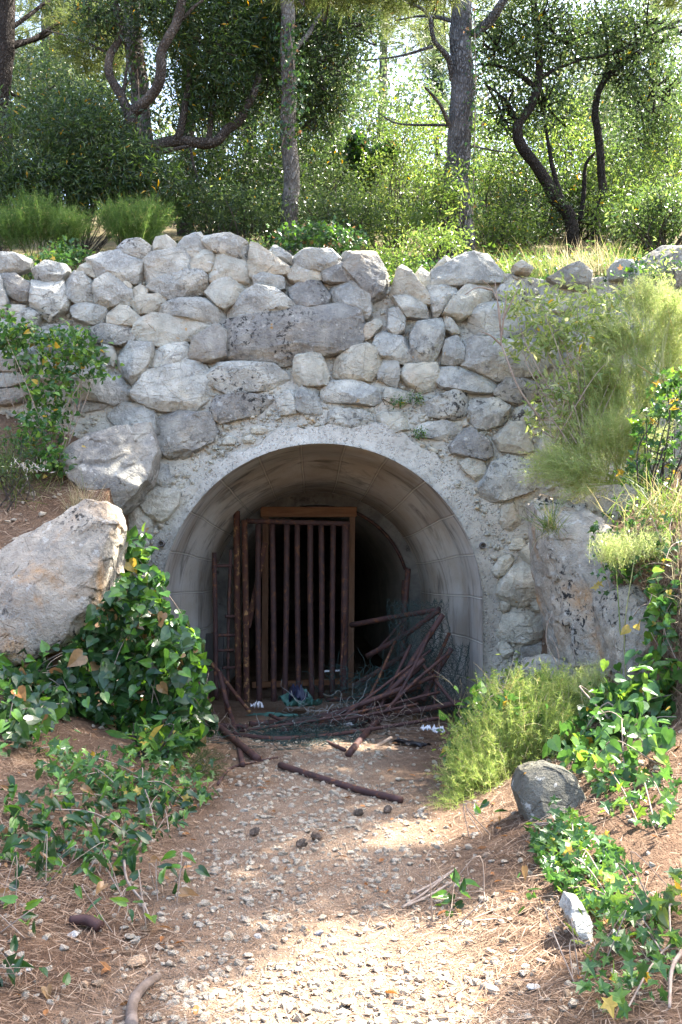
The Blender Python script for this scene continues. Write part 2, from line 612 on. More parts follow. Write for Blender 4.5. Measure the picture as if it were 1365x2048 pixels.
M['plastic_green'] = simple_noise_mat('dull_green_plastic', (0.035, 0.105, 0.085), (0.06, 0.15, 0.12), 6, 0.45, 0.3, 0.01, 0.5)
M['plastic_navy'] = simple_noise_mat('navy_plastic', (0.008, 0.011, 0.035), (0.015, 0.02, 0.05), 6, 0.5, 0.3, 0.01, 0.5)
M['plastic_black'] = simple_noise_mat('black_plastic', (0.008, 0.008, 0.009), (0.02, 0.02, 0.022), 6, 0.35, 0.2, 0.004, 0.5)
M['can_blue'] = simple_noise_mat('crushed_can', (0.02, 0.06, 0.32), (0.05, 0.12, 0.42), 7, 0.3, 0.3, 0.01, 0.6, c3=(0.75, 0.75, 0.78))
M['cone'] = simple_noise_mat('pine_cone', (0.11, 0.082, 0.062), (0.20, 0.15, 0.115), 40, 0.9, 0.9, 0.01, 0.1)


def bark_mat(name, ridge, furrow, scale=6.0, zs=0.35):
    m, nt = new_mat(name)
    g = G(nt)
    p = g.pos((1, 1, zs))
    d = g.noise(p, 5, 3, 0.6)
    pd = g.n("ShaderNodeVectorMath", {'operation': 'ADD'})
    g.set(pd.inputs[0], p)
    g.set(pd.inputs[1], g.math('MULTIPLY', d, 0.3))
    vo = g.n("ShaderNodeTexVoronoi", {'feature': 'DISTANCE_TO_EDGE'}, Vector=pd.outputs[0], Scale=scale * 5.0).outputs[0]
    pl = g.ramp(g.math('ADD', vo, g.math('MULTIPLY', g.math('SUBTRACT', g.noise(p, 26, 4, 0.7), .5), .35)), (0.0, 0.0), (0.30, 1.0))
    n2 = g.noise(p, 40, 4, 0.7)
    n1 = g.noise(g.pos(), 2.5, 4, 0.6)
    col = g.mix(pl, furrow, ridge)
    col = g.mix(g.math('MULTIPLY', g.ramp(n2, (0.4, 0.0), (0.65, 1.0)), 0.5), col, tuple(c * 0.45 for c in ridge))
    col = g.mix(g.math('MULTIPLY', g.ramp(n1, (0.5, 0.0), (0.65, 1.0)), 0.4), col, tuple(min(1, c * 1.5) for c in ridge))
    h = g.math('ADD', pl, g.math('MULTIPLY', n2, 0.5))
    g.out(g.pbsdf(col, 0.95, g.bump(h, 1.0, 0.03), 0.1))
    return m


M['bark_pine'] = bark_mat('pine_bark', (0.20, 0.20, 0.205), (0.048, 0.046, 0.046), 6)
M['bark_pale'] = bark_mat('pale_bark', (0.26, 0.245, 0.225), (0.09, 0.078, 0.068), 6)
M['bark_olive'] = bark_mat('brown_bark', (0.17, 0.145, 0.125), (0.05, 0.042, 0.036), 8)
M['bark_dark'] = bark_mat('dark_bark', (0.085, 0.072, 0.063), (0.03, 0.025, 0.022), 8)


def leaf_mat(name, c1, c2, c3=None, transl=0.4, tcol=1.6, rough=0.45, spec=0.4, odd=0.012, oddcol=(0.45, 0.33, 0.03), thue=0.48):
    """leaf: reflecting front + light passing through; every leaf gets its own tone"""
    m, nt = new_mat(name)
    g = G(nt)
    r = g.island()
    r2 = g.math('FRACT', g.math('MULTIPLY', r, 37.7))
    col = g.mix(r, c1, c2)
    if c3:
        col = g.mix(g.ramp(r2, (0.72, 0.0), (0.80, 1.0)), col, c3)
    col = g.mix(g.math('GREATER_THAN', g.math('FRACT', g.math('MULTIPLY', r, 91.3)), 1 - odd), col, oddcol)
    nz = g.noise(g.pos(), 45, 3, 0.6)
    col = g.mix(g.math('MULTIPLY', g.ramp(g.noise(g.pos(), 9, 4, 0.7), (0.5, 0.0), (0.75, 1.0)), 0.22), col, (0.22, 0.22, 0.15))
    col = g.mix(g.math('MULTIPLY', g.ramp(nz, (0.35, 0.0), (0.7, 1.0)), 0.3), col, tuple(c * 0.6 for c in c1))
    pr = g.pbsdf(col, rough, None, spec)
    tr = g.n("ShaderNodeBsdfTranslucent", None, Color=g.hsv(col, thue, 1.1, tcol))
    mx = g.n("ShaderNodeMixShader")
    g.set(mx.inputs[0], transl)
    g.set(mx.inputs[1], pr.outputs[0])
    g.set(mx.inputs[2], tr.outputs[0])
    g.out(mx.outputs[0])
    return m


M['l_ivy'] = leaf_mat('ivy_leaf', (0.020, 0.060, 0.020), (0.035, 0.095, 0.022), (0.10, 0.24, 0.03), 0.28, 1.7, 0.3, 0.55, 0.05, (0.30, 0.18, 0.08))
M['l_ivy_lit'] = leaf_mat('ivy_leaf_light', (0.035, 0.10, 0.025), (0.06, 0.16, 0.035), (0.16, 0.30, 0.05), 0.38, 1.6, 0.3, 0.5, 0.03, (0.45, 0.33, 0.06))  # lighter green ivy tone
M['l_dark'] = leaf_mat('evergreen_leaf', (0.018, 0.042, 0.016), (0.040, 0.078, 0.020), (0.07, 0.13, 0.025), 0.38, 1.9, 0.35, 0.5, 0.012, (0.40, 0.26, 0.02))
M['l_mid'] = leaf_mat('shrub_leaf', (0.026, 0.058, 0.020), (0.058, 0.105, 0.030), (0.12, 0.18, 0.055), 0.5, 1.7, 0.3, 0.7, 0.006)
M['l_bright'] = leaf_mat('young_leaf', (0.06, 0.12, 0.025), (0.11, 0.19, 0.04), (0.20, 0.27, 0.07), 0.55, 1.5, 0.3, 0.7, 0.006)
M['l_pine'] = leaf_mat('pine_needles', (0.06, 0.095, 0.03), (0.11, 0.15, 0.045), (0.17, 0.20, 0.07), 0.5, 1.6, 0.5, 0.3, 0.004, (0.40, 0.18, 0.06))
M['l_pine_dark'] = leaf_mat('pine_needles_dark', (0.045, 0.075, 0.025), (0.085, 0.12, 0.035), None, 0.45, 1.6, 0.5, 0.3, 0.01)  # darker green needle tone
M['l_far'] = leaf_mat('far_sunlit_leaf', (0.038, 0.070, 0.028), (0.080, 0.12, 0.048), (0.20, 0.23, 0.11), 0.5, 1.5, 0.4, 0.4, 0.0)
M['l_fennel'] = leaf_mat('feathery_green', (0.30, 0.40, 0.14), (0.40, 0.48, 0.20), (0.50, 0.52, 0.30), 0.55, 1.4, 0.6, 0.2, 0.03, (0.55, 0.45, 0.22))  # paler than the leaf itself: sun glare put into the colour
M['l_asparagus'] = leaf_mat('fine_green_sprays', (0.17, 0.27, 0.07), (0.30, 0.40, 0.11), (0.42, 0.45, 0.19), 0.5, 1.4, 0.6, 0.2, 0.03, (0.5, 0.38, 0.18))
M['l_privet'] = leaf_mat('privet_leaf', (0.19, 0.28, 0.08), (0.27, 0.35, 0.12), (0.38, 0.42, 0.22), 0.5, 1.5, 0.3, 0.6, 0.01)  # brightened to look sunlit, the sunlight put into the leaf colour
M['l_fennel_dark'] = leaf_mat('fennel_shade_tone', (0.045, 0.105, 0.022), (0.075, 0.15, 0.035), (0.13, 0.20, 0.06), 0.45, 1.4, 0.6, 0.2, 0.02, (0.4, 0.32, 0.16))  # darker copy of the fennel leaf with shade put into the colour
M['l_cypress'] = leaf_mat('cypress_green', (0.018, 0.045, 0.018), (0.035, 0.075, 0.025), None, 0.25, 1.5, 0.6, 0.2, 0.0)
M['l_grass'] = leaf_mat('green_grass', (0.085, 0.15, 0.035), (0.15, 0.21, 0.05), (0.32, 0.29, 0.14), 0.45, 1.5, 0.5, 0.3, 0.05, (0.46, 0.38, 0.20))
M['l_dry'] = leaf_mat('dry_grass', (0.36, 0.30, 0.19), (0.46, 0.40, 0.27), (0.24, 0.22, 0.11), 0.4, 1.2, 0.7, 0.2, 0.0, thue=0.5)
M['l_silver'] = leaf_mat('silvery_leaf', (0.50, 0.47, 0.42), (0.62, 0.58, 0.54), None, 0.2, 1.1, 0.7, 0.2, 0.0, thue=0.5)
M['needle_litter'] = leaf_mat('fallen_pine_needles', (0.20, 0.122, 0.076), (0.285, 0.19, 0.125), (0.38, 0.285, 0.205), 0.1, 1.0, 0.7, 0.25, 0.1, (0.10, 0.062, 0.04), thue=0.5)
M['dead_leaf'] = leaf_mat('dead_leaf', (0.28, 0.11, 0.035), (0.36, 0.19, 0.08), None, 0.2, 1.2, 0.7, 0.2, 0.0, thue=0.5)

# ------------------------------------------------------------------ leaf scattering
T_OVAL = (np.array([(0, 0, 0), (-.16, .3, .05), (-.15, .68, .04), (0, 1, -.06), (.15, .68, .04), (.16, .3, .05), (0, .5, -.02)]),
          np.array([(0, 6, 1), (1, 6, 2), (2, 6, 3), (3, 6, 4), (4, 6, 5), (5, 6, 0)]))
T_LANCE = (np.array([(0, 0, 0), (-.11, .45, .04), (0, 1, -.08), (.11, .45, .04), (0, .5, -.01)]),
           np.array([(0, 4, 1), (1, 4, 2), (2, 4, 3), (3, 4, 0)]))
T_QUAD = (np.array([(0, 0, 0), (-.24, .5, .06), (0, 1, -.04), (.24, .5, .06)]), np.array([(0, 2, 1), (0, 3, 2)]))
T_HEART = (np.array([(0, .08, 0), (-.16, -.06, .03), (-.36, .05, .06), (-.42, .28, .07), (-.30, .58, .05), (0, 1, -.10), (.30, .58, .05), (.42, .28, .07), (.36, .05, .06), (.16, -.06, .03), (0, .45, -.04)]),
           np.array([(0, 10, 1), (1, 10, 2), (2, 10, 3), (3, 10, 4), (4, 10, 5), (5, 10, 6), (6, 10, 7), (7, 10, 8), (8, 10, 9), (9, 10, 0)]))
T_ARROW = (T_HEART[0] * np.array((.62, 1, 1)), T_HEART[1])
T_IVY = (np.array([(0, 0, 0), (-.30, -.10, .04), (-.22, .14, .03), (-.52, .38, .03), (-.20, .46, .02), (0, 1, -.06), (.20, .46, .02), (.52, .38, .03), (.22, .14, .03), (.30, -.10, .04), (0, .32, -.03)]),
         np.array([(0, 10, 1), (1, 10, 2), (2, 10, 3), (3, 10, 4), (4, 10, 5), (5, 10, 6), (6, 10, 7), (7, 10, 8), (8, 10, 9), (9, 10, 0)]))
T_NEEDLE = (np.array([(-.5, 0, 0), (.5, 0, 0), (0, 1, 0)]), np.array([(0, 1, 2)]))       # scaled separately in width
T_BLADE = (np.array([(-.5, 0, 0), (.5, 0, 0), (-.42, .4, .06), (.42, .4, .06), (-.28, .75, .22), (.28, .75, .22), (0, 1, .42)]),
           np.array([(0, 1, 3), (0, 3, 2), (2, 3, 5), (2, 5, 4), (4, 5, 6)]))


def unit(v):
    return v / (np.linalg.norm(v, axis=-1, keepdims=True) + 1e-9)


def scatter(tpl, pos, ydir, zdir, size, width=None, jitter=0.0):
    """copies of a leaf template: ydir = along the leaf, zdir = its face"""
    T, F = tpl
    n = len(pos)
    pos = np.asarray(pos, float)
    y = unit(np.asarray(ydir, float))
    z = np.asarray(zdir, float)
    z = z - y * np.sum(z * y, -1, keepdims=True)
    z = unit(z)
    x = np.cross(y, z)
    size = np.broadcast_to(np.asarray(size, float), (n,))
    w = size if width is None else np.broadcast_to(np.asarray(width, float), (n,))
    curl = RNG.uniform(.3, 2.6, n) if len(T) > 4 else np.ones(n)
    w = w * RNG.uniform(.78, 1.15, n)
    V = (pos[:, None, :] + x[:, None, :] * (T[None, :, 0, None] * w[:, None, None]) + y[:, None, :] * (T[None, :, 1, None] * size[:, None, None])
         + z[:, None, :] * (T[None, :, 2, None] * (size * curl)[:, None, None]))
    FF = F[None] + (np.arange(n) * len(T))[:, None, None]
    return V.reshape(-1, 3), FF.reshape(-1, 3)


def rdir(n, bias=(0, 0, 0)):
    return unit(unit(RNG.normal(size=(n, 3))) + np.asarray(bias, float))


def ball(n, hollow=0.0):
    d = unit(RNG.normal(size=(n, 3)))
    r = RNG.random(n) ** (1 / 3)
    r = hollow + (1 - hollow) * r
    return d * r[:, None]


def clumps(blobs, n, clump_r, per, hollow=0.35):
    """leaf positions: blobs = (centre, radii, weight); leaves stand in clumps with air between"""
    w = np.array([b[2] for b in blobs], float)
    w /= w.sum()
    out, outd = [], []
    for (c, r, _), k in zip(blobs, (w * n).astype(int)):
        nc = max(1, k // per)
        d = ball(nc, hollow)
        cc = np.asarray(c) + d * np.asarray(r)
        o = np.repeat(cc, per, 0) + RNG.normal(size=(nc * per, 3)) * clump_r
        out.append(o)
        outd.append(np.repeat(d, per, 0))
    return np.concatenate(out), np.concatenate(outd)


def leafy(tpl, blobs, n, size, clump_r=0.12, per=14, bias=(0, 0, 0.3), hollow=0.35):
    p, d = clumps(blobs, n, clump_r, per, hollow)
    k = len(p)
    return scatter(tpl, p, unit(rdir(k) + d * 0.5 + np.array((0, 0, -0.15))), rdir(k, bias), size * RNG.uniform(.65, 1.25, k))


def tufts(blobs, n, length=0.11, per=14, wid=0.007, spread=0.9, hollow=0.2, up=0.3):
    """pine: needles fanning from twig ends"""
    w = np.array([b[2] for b in blobs], float)
    w /= w.sum()
    Vs = MB()
    for (c, r, _), k in zip(blobs, (w * n).astype(int)):
        if k < 1:
            continue
        d = ball(k, hollow)
        cc = np.asarray(c) + d * np.asarray(r)
        td = unit(d * np.array((1, 1, .3)) + rdir(k) * 0.6 + np.array((0, 0, up)))
        cc = np.repeat(cc, per, 0) + np.repeat(td, per, 0) * RNG.uniform(-.1, .1, (k * per, 1))
        nd = unit(np.repeat(td, per, 0) + rdir(k * per) * spread)
        V, F = scatter(T_NEEDLE, cc, nd, rdir(k * per), length * RNG.uniform(.7, 1.2, k * per), wid)
        Vs.add(V, F)
    return Vs.arr()


# ------------------------------------------------------------------ terrain
def XL(y):
    return np.interp(y, [0, 3.3, 4.5, 6.5, 8, 9.2, 9.7], [-.75, -.75, -.75, -.80, -.95, -1.2, -1.5])


def XR(y):
    return np.interp(y, [0, 3.3, 5, 6, 7.5, 9.3, 9.7], [.45, .45, .46, .60, .78, 1.20, 1.4])


def H(x, y):
    """lower ground"""
    x = np.asarray(x, float)
    y = np.asarray(y, float)
    l = np.maximum(XL(y) - x, 0)
    r = np.maximum(x - XR(y), 0)
    sl = np.interp(y, [0, 4, 6, 8], [.16, .22, .32, .40])
    z = sl * l * l / (l + 0.25) * np.where(l > 2.5, 1.0, 1.0)
    # terrace of soil held by the slanting boulder on the left
    ter = 1.50 + 0.80 * (y - 8.25) + 0.05 * l
    k = sstep(8.05, 8.35, y) * sstep(-1.95, -2.12, x)
    z = z * (1 - k) + np.maximum(ter, z) * k
    z = z + sstep(2.6, 5, -x) * 0.5
    # right bank
    s1 = np.interp(y, [0, 4, 5.5, 6.6, 7.4, 9], [.22, .36, .50, .40, .32, .30])
    br = s1 * r * r / (r + 0.18)
    edge = np.interp(y, [5.6, 6.5, 7.2, 7.7, 8.2, 9.6], [1.95, 2.08, 2.10, 2.0, 1.86, 1.75])
    cliff = sstep(edge, edge + 0.28, x + 0.04 * np.sin(y * 3.1)) * np.interp(y, [5.0, 6.0, 7.2, 7.8], [0, .40, .9, 1.0]) * 1.15
    up = np.maximum(x - 2.0, 0) * np.interp(y, [4, 6, 7.5, 9], [.0, .25, .45, .60])
    zr = br + cliff + up
    z = z + zr
    z = z + 0.03 * fbm(np.stack([x * 1.3, y * 1.3, 0 * x], -1), 4) * 2 + 0.012 * fbm(np.stack([x * 7, y * 7, 0 * x + 4], -1), 3)
    z = z - 0.04 * sstep(3, -2, y) * 0
    return z


def HU(x, y):
    """hillside above the wall"""
    x = np.asarray(x, float)
    y = np.asarray(y, float)
    t = y - 10.5
    z = 4.42 + 0.42 * np.minimum(t, 9) + 0.37 * np.clip(t - 9, 0, 70) + 0.10 * np.interp(x, [-3, 4], [0, 1])
    z = z + 0.10 * fbm(np.stack([x * .5, y * .5, 0 * x + 7], -1), 4)
    return z


_gx = np.arange(-6, 6.01, 0.04)
_gy = np.arange(0, 12.01, 0.04)
_HG = H(*np.meshgrid(_gx, _gy))
H_exact = H


def H(x, y):
    x, y = np.broadcast_arrays(np.asarray(x, float), np.asarray(y, float))
    if x.size > 100000:
        return H_exact(x, y)
    fx = np.clip((x + 6) / .04, 0, len(_gx) - 1.001)
    fy = np.clip(y / .04, 0, len(_gy) - 1.001)
    i, j = fx.astype(int), fy.astype(int)
    a, b = fx - i, fy - j
    return (_HG[j, i] * (1 - a) + _HG[j, i + 1] * a) * (1 - b) + (_HG[j + 1, i] * (1 - a) + _HG[j + 1, i + 1] * a) * b


def normal_of(fn, x, y, e=0.05):
    dx = (fn(x + e, y) - fn(x - e, y)) / (2 * e)
    dy = (fn(x, y + e) - fn(x, y - e)) / (2 * e)
    return unit(np.stack([-dx, -dy, np.ones_like(dx)], -1))


def on_ground(px, py):
    """where the sight line through (px,py) meets the lower ground"""
    px = np.atleast_1d(np.asarray(px, float))
    py = np.atleast_1d(np.asarray(py, float))
    u = (px - 682.5) / FPX
    v = (1024.0 - py) / FPX
    dx, dz = u / (CP - v * SP), (SP + v * CP) / (CP - v * SP)
    res = np.full(len(px), 9.5)
    done = np.zeros(len(px), bool)
    for yy in np.arange(2.2, 9.6, 0.03):
        hit = (~done) & (CAMZ + dz * yy < H(dx * yy, np.full_like(dx, yy)))
        res[hit] = yy
        done |= hit
    x = dx * res
    return np.stack([x, res, H(x, res)], -1)


def grid_mesh(xs, ys, fn):
    X, Y = np.meshgrid(xs, ys)
    Z = fn(X, Y)
    V = np.stack([X, Y, Z], -1).reshape(-1, 3)
    nx = len(xs)
    i = np.arange(len(ys) - 1)[:, None] * nx
    j = np.arange(nx - 1)[None]
    F = np.stack([i + j, i + j + 1, i + nx + j + 1, i + nx + j], -1).reshape(-1, 4)
    return V, F


xs = np.concatenate([np.linspace(-40, -4.2, 24), np.arange(-4.1, 4.15, 0.045), np.linspace(4.3, 40, 24)])
ys = np.concatenate([np.linspace(-30, 1.9, 24), np.arange(2.0, 9.95, 0.045)])
V, F = grid_mesh(xs, ys, H_exact)
ground = tag(obj('ground', V, F, M['soil']), kind='structure')
ground['label'] = 'stony red brown path and banks below the wall'

M['forest_floor'] = simple_noise_mat('forest_floor', (0.13, 0.10, 0.055), (0.08, 0.075, 0.035), 3, 0.95, 0.8, 0.05, 0.1, c3=(0.20, 0.15, 0.09))
xs = np.concatenate([np.linspace(-60, -8.2, 26), np.linspace(-8, 8, 90), np.linspace(8.2, 60, 26)])
ys = np.concatenate([np.arange(10.15, 18, 0.15), np.linspace(18.2, 80, 60)])
V, F = grid_mesh(xs, ys, HU)
hill = tag(obj('hillside', V, F, M['forest_floor']), kind='structure')

# ------------------------------------------------------------------ the stone wall and the tunnel
ZC, XC, YF = 1.14, -0.19, 9.70


def yface(z):
    return YF + 0.14 * max(0.0, z - 2.2)


def on_wall(px, py):
    y = YF
    for _ in range(4):
        p = P(px, py, y)
        y = yface(p[2])
    return P(px, py, y)


S = 700 / 1365.0
S7 = 500 / 1365.0
RAW = []


def A(mat, *pts): RAW.append((mat, [(x * S, 420 + y * S) for x, y in pts]))
def B(mat, *pts): RAW.append((mat, [(665 + x * S, 420 + y * S) for x, y in pts]))
def C_(mat, *pts): RAW.append((mat, [(865 + x * S7, 880 + y * S7) for x, y in pts]))
def D(mat, *pts): RAW.append((mat, [(x * S7, 880 + y * S7) for x, y in pts]))


s, w, d = 'stone', 'stone_warm', 'stone_dark'
A(s, (450, 160), (490, 120), (545, 112), (580, 135), (590, 170), (575, 195), (520, 175))
A(d, (595, 150), (610, 110), (650, 102), (685, 130), (680, 158), (605, 165))
A(s, (690, 140), (720, 110), (780, 85), (790, 105), (795, 150), (760, 182), (700, 168))
A(s, (785, 130), (790, 105), (850, 105), (900, 95), (960, 130), (980, 165), (975, 200), (930, 185), (880, 155), (830, 162))
A(w, (965, 235), (985, 135), (1010, 140), (1030, 175), (1120, 215), (1125, 245), (1080, 252), (985, 257))
A(s, (1050, 160), (1070, 135), (1140, 180), (1140, 208), (1060, 185))
A(s, (1140, 215), (1145, 165), (1200, 150), (1290, 155), (1320, 190), (1315, 210), (1255, 235), (1200, 222))
A(s, (345, 195), (400, 165), (520, 155), (555, 170), (560, 260), (530, 278), (440, 250), (400, 270), (375, 250))
A(s, (560, 200), (590, 170), (710, 155), (740, 180), (740, 235), (700, 245), (590, 280), (570, 270))
A(w, (740, 200), (760, 175), (810, 150), (840, 185), (820, 240), (780, 250), (745, 225))
A(w, (820, 210), (850, 180), (930, 170), (965, 220), (970, 275), (920, 285), (880, 265), (825, 280))
A(w, (1120, 245), (1150, 215), (1240, 215), (1250, 265), (1200, 275), (1170, 290), (1130, 270))
A(s, (990, 265), (1040, 240), (1100, 265), (1105, 305), (1050, 315), (1000, 300))
A(d, (1255, 240), (1300, 210), (1375, 205), (1382, 275), (1290, 280), (1265, 270))
B(d, (30, 210), (55, 160), (160, 162), (185, 210), (215, 260), (200, 320), (150, 350), (138, 290), (85, 260))
A(d, (5, 250), (60, 250), (130, 300), (120, 345), (80, 352), (30, 330), (10, 290))
A(s, (130, 230), (180, 200), (250, 215), (260, 240), (230, 275), (140, 270))
A(s, (130, 280), (240, 280), (265, 350), (250, 385), (190, 425), (125, 380), (130, 330))
A(s, (255, 270), (290, 245), (350, 255), (365, 290), (360, 355), (310, 367), (265, 340))
A(s, (370, 325), (380, 285), (440, 252), (510, 310), (512, 365), (420, 380), (370, 367))
A(s, (478, 270), (490, 260), (515, 290), (510, 307), (485, 292))
A(s, (515, 312), (550, 290), (578, 310), (570, 335), (520, 360))
A(s, (575, 300), (600, 280), (700, 240), (780, 240), (805, 265), (805, 310), (720, 350), (680, 358), (620, 325))
A(w, (805, 325), (850, 270), (920, 258), (955, 300), (940, 340), (880, 388), (850, 375))
A(w, (515, 362), (545, 335), (620, 330), (645, 350), (625, 385), (590, 402), (530, 402))
A(s, (620, 402), (640, 375), (700, 345), (800, 350), (870, 400), (865, 435), (810, 440), (700, 410))
A(w, (420, 410), (450, 375), (500, 380), (545, 420), (525, 450), (470, 452), (425, 440))
A(s, (275, 375), (340, 367), (415, 380), (418, 435), (350, 440), (290, 422))
A(s, (895, 415), (950, 325), (1000, 305), (1080, 315), (1130, 350), (1160, 380), (1080, 410), (910, 432))
A(d, (1130, 312), (1180, 280), (1250, 277), (1285, 320), (1270, 370), (1190, 387), (1150, 372))
B(s, (0, 290), (70, 280), (130, 285), (145, 320), (150, 400), (130, 417), (60, 380), (0, 375))
A(d, (885, 500), (890, 440), (1000, 420), (1160, 390), (1290, 380), (1360, 382), (1392, 405), (1400, 500), (1377, 525), (1330, 545), (1190, 552), (1110, 597), (1000, 590), (890, 577))
A(w, (525, 480), (545, 430), (600, 405), (700, 410), (800, 432), (825, 452), (800, 490), (740, 507), (640, 527), (560, 515))
A(d, (350, 467), (400, 442), (500, 457), (525, 482), (520, 510), (470, 525), (380, 512))
A(s, (455, 555), (500, 520), (590, 522), (598, 560), (580, 610), (560, 672), (520, 675), (480, 640), (460, 600))
A(s, (590, 542), (650, 530), (720, 517), (745, 547), (735, 590), (660, 610), (595, 605))
A(d, (740, 572), (760, 512), (850, 452), (880, 472), (885, 570), (830, 585), (760, 592))
A(s, (395, 520), (440, 530), (455, 570), (440, 605), (410, 560))
A(s, (820, 640), (860, 597), (940, 592), (1060, 605), (1110, 640), (1130, 690), (1030, 695), (890, 710), (830, 680))
A(w, (1150, 600), (1165, 565), (1245, 557), (1280, 640), (1275, 680), (1200, 687), (1155, 680))
B(w, (10, 640), (20, 580), (60, 545), (130, 525), (185, 550), (185, 590), (165, 640), (150, 660), (60, 655))
A(s, (520, 720), (570, 640), (660, 607), (720, 592), (790, 612), (820, 660), (820, 720), (760, 770), (740, 782), (640, 777), (560, 757))
A(d, (830, 770), (850, 730), (950, 720), (1050, 727), (1055, 785), (960, 810), (870, 828), (840, 810))
A(s, (1080, 747), (1110, 712), (1155, 705), (1155, 790), (1100, 797))
A(s, (1158, 720), (1180, 692), (1240, 705), (1255, 790), (1200, 800), (1160, 780))
B(s, (-32, 700), (0, 667), (90, 662), (195, 712), (190, 740), (150, 762), (40, 745), (-40, 747))
A(d, (610, 800), (700, 790), (820, 792), (840, 860), (820, 900), (690, 980), (650, 950), (620, 880))
A(s, (-40, 540), (0, 530), (80, 540), (100, 570), (105, 610), (60, 630), (-40, 620))
A(s, (-40, 645), (60, 632), (115, 645), (105, 670), (30, 690), (-40, 690))
A(d, (-40, 712), (60, 692), (140, 702), (130, 740), (20, 760), (-40, 750))
A(s, (420, 832), (440, 760), (540, 757), (600, 782), (610, 860), (600, 930), (580, 950), (560, 830), (480, 832))
A(s, (290, 690), (340, 660), (410, 642), (470, 660), (515, 692), (500, 740), (440, 757), (330, 737))
A(d, (300, 762), (330, 737), (420, 757), (400, 777), (320, 792))
A(w, (40, 370), (100, 375), (90, 402), (40, 412))
A(s, (50, 412), (110, 380), (160, 412), (130, 457), (60, 452))
A(s, (-60, 168), (0, 165), (60, 170), (110, 190), (100, 222), (40, 242), (-60, 245))
A(d, (290, 237), (340, 205), (370, 232), (370, 262), (320, 247))
A(s, (-60, 262), (0, 255), (8, 300), (30, 352), (20, 400), (-60, 395))
A(s, (-60, 430), (0, 425), (40, 440), (60, 480), (20, 510), (-60, 505))
A(d, (150, 470), (220, 450), (320, 470), (350, 505), (330, 560), (230, 570), (160, 530))
A(s, (130, 590), (210, 585), (290, 600), (300, 650), (220, 675), (140, 655))
A(s, (985, 850), (1010, 840), (1055, 847), (1050, 870), (990, 872))
A(s, (862, 893), (890, 880), (920, 895), (912, 912), (870, 912))
A(w, (945, 890), (980, 878), (1000, 892), (990, 908), (950, 907))
A(s, (1090, 860), (1105, 845), (1122, 862), (1110, 877))
A(s, (1130, 868), (1180, 850), (1187, 866), (1140, 877))
A(s, (1110, 884), (1150, 877), (1147, 892), (1115, 894))
B(s, (-15, 830), (-10, 792), (20, 777), (100, 785), (150, 797), (150, 850), (60, 857), (0, 847))
B(w, (230, 330), (255, 240), (275, 222), (300, 245), (375, 330), (375, 365), (310, 347))
B(s, (320, 250), (345, 222), (380, 250), (387, 290), (352, 302))
B(s, (390, 282), (400, 235), (520, 170), (600, 175), (655, 240), (650, 277), (560, 287), (400, 292))
B(d, (385, 232), (440, 180), (462, 187), (430, 217))
B(s, (365, 297), (480, 290), (482, 330), (420, 402), (400, 425), (395, 390))
B(s, (240, 342), (290, 335), (360, 370), (370, 417), (290, 417), (260, 380))
B(w, (435, 402), (470, 340), (540, 275), (600, 280), (622, 330), (600, 367), (540, 387), (505, 425), (470, 412))
B(s, (217, 460), (220, 387), (255, 380), (285, 420), (280, 470), (245, 487))
B(w, (115, 492), (130, 450), (190, 412), (192, 450), (155, 492), (130, 507))
B(s, (305, 587), (310, 490), (335, 445), (420, 430), (435, 470), (425, 530), (390, 590), (340, 602))
B(s, (160, 542), (175, 490), (230, 470), (290, 510), (305, 562), (300, 597), (240, 592), (190, 572))
B(s, (430, 592), (440, 510), (500, 488), (515, 540), (510, 590), (470, 602))
B(w, (435, 412), (470, 430), (500, 477), (470, 487), (440, 462))
B(s, (510, 522), (560, 500), (660, 510), (830, 540), (835, 600), (790, 640), (650, 657), (560, 622), (515, 602))
B(s, (540, 462), (550, 380), (620, 367), (700, 370), (740, 402), (745, 470), (680, 490), (580, 502))
B(s, (175, 632), (200, 585), (250, 585), (265, 632), (250, 690), (210, 667), (180, 660))
B(w, (265, 647), (290, 605), (400, 597), (415, 632), (400, 695), (350, 707), (300, 682))
B(s, (405, 662), (430, 615), (520, 610), (630, 652), (630, 710), (540, 712), (440, 692))
B(w, (200, 737), (210, 697), (250, 690), (310, 722), (300, 747), (240, 757))
B(s, (340, 797), (370, 750), (490, 695), (520, 710), (525, 790), (495, 815), (420, 812))
B(s, (525, 772), (550, 740), (640, 740), (685, 767), (680, 827), (600, 852), (560, 847), (530, 802))
B(d, (630, 712), (680, 660), (760, 652), (810, 692), (810, 740), (720, 757), (660, 737))
B(w, (165, 807), (200, 790), (300, 797), (310, 852), (250, 867), (200, 862))
B(s, (320, 862), (350, 832), (440, 825), (500, 847), (490, 882), (420, 895), (335, 882))
B(d, (460, 922), (510, 857), (545, 855), (620, 907), (620, 950), (590, 978), (530, 957), (470, 947))
B(w, (635, 892), (690, 832), (740, 830), (780, 882), (790, 930), (740, 947), (660, 932))
B(s, (695, 792), (740, 760), (820, 757), (850, 802), (830, 832), (740, 830), (705, 812))
B(w, (805, 932), (810, 870), (860, 872), (860, 960), (820, 982))
B(s, (235, 907), (260, 882), (310, 910), (310, 935), (270, 932))
B(s, (160, 897), (215, 890), (220, 920), (165, 912))
B(d, (800, 432), (860, 400), (890, 432), (880, 480), (820, 492))
B(w, (920, 602), (925, 510), (1000, 490), (1040, 522), (1030, 572), (970, 607))
B(s, (640, 332), (660, 290), (740, 310), (742, 350), (680, 367))
B(d, (850, 262), (900, 230), (960, 205), (1010, 242), (1000, 300), (900, 292))
B(s, (1085, 225), (1110, 200), (1170, 195), (1167, 240), (1130, 267), (1090, 267))
B(s, (1140, 272), (1180, 205), (1222, 250), (1220, 322), (1160, 327))
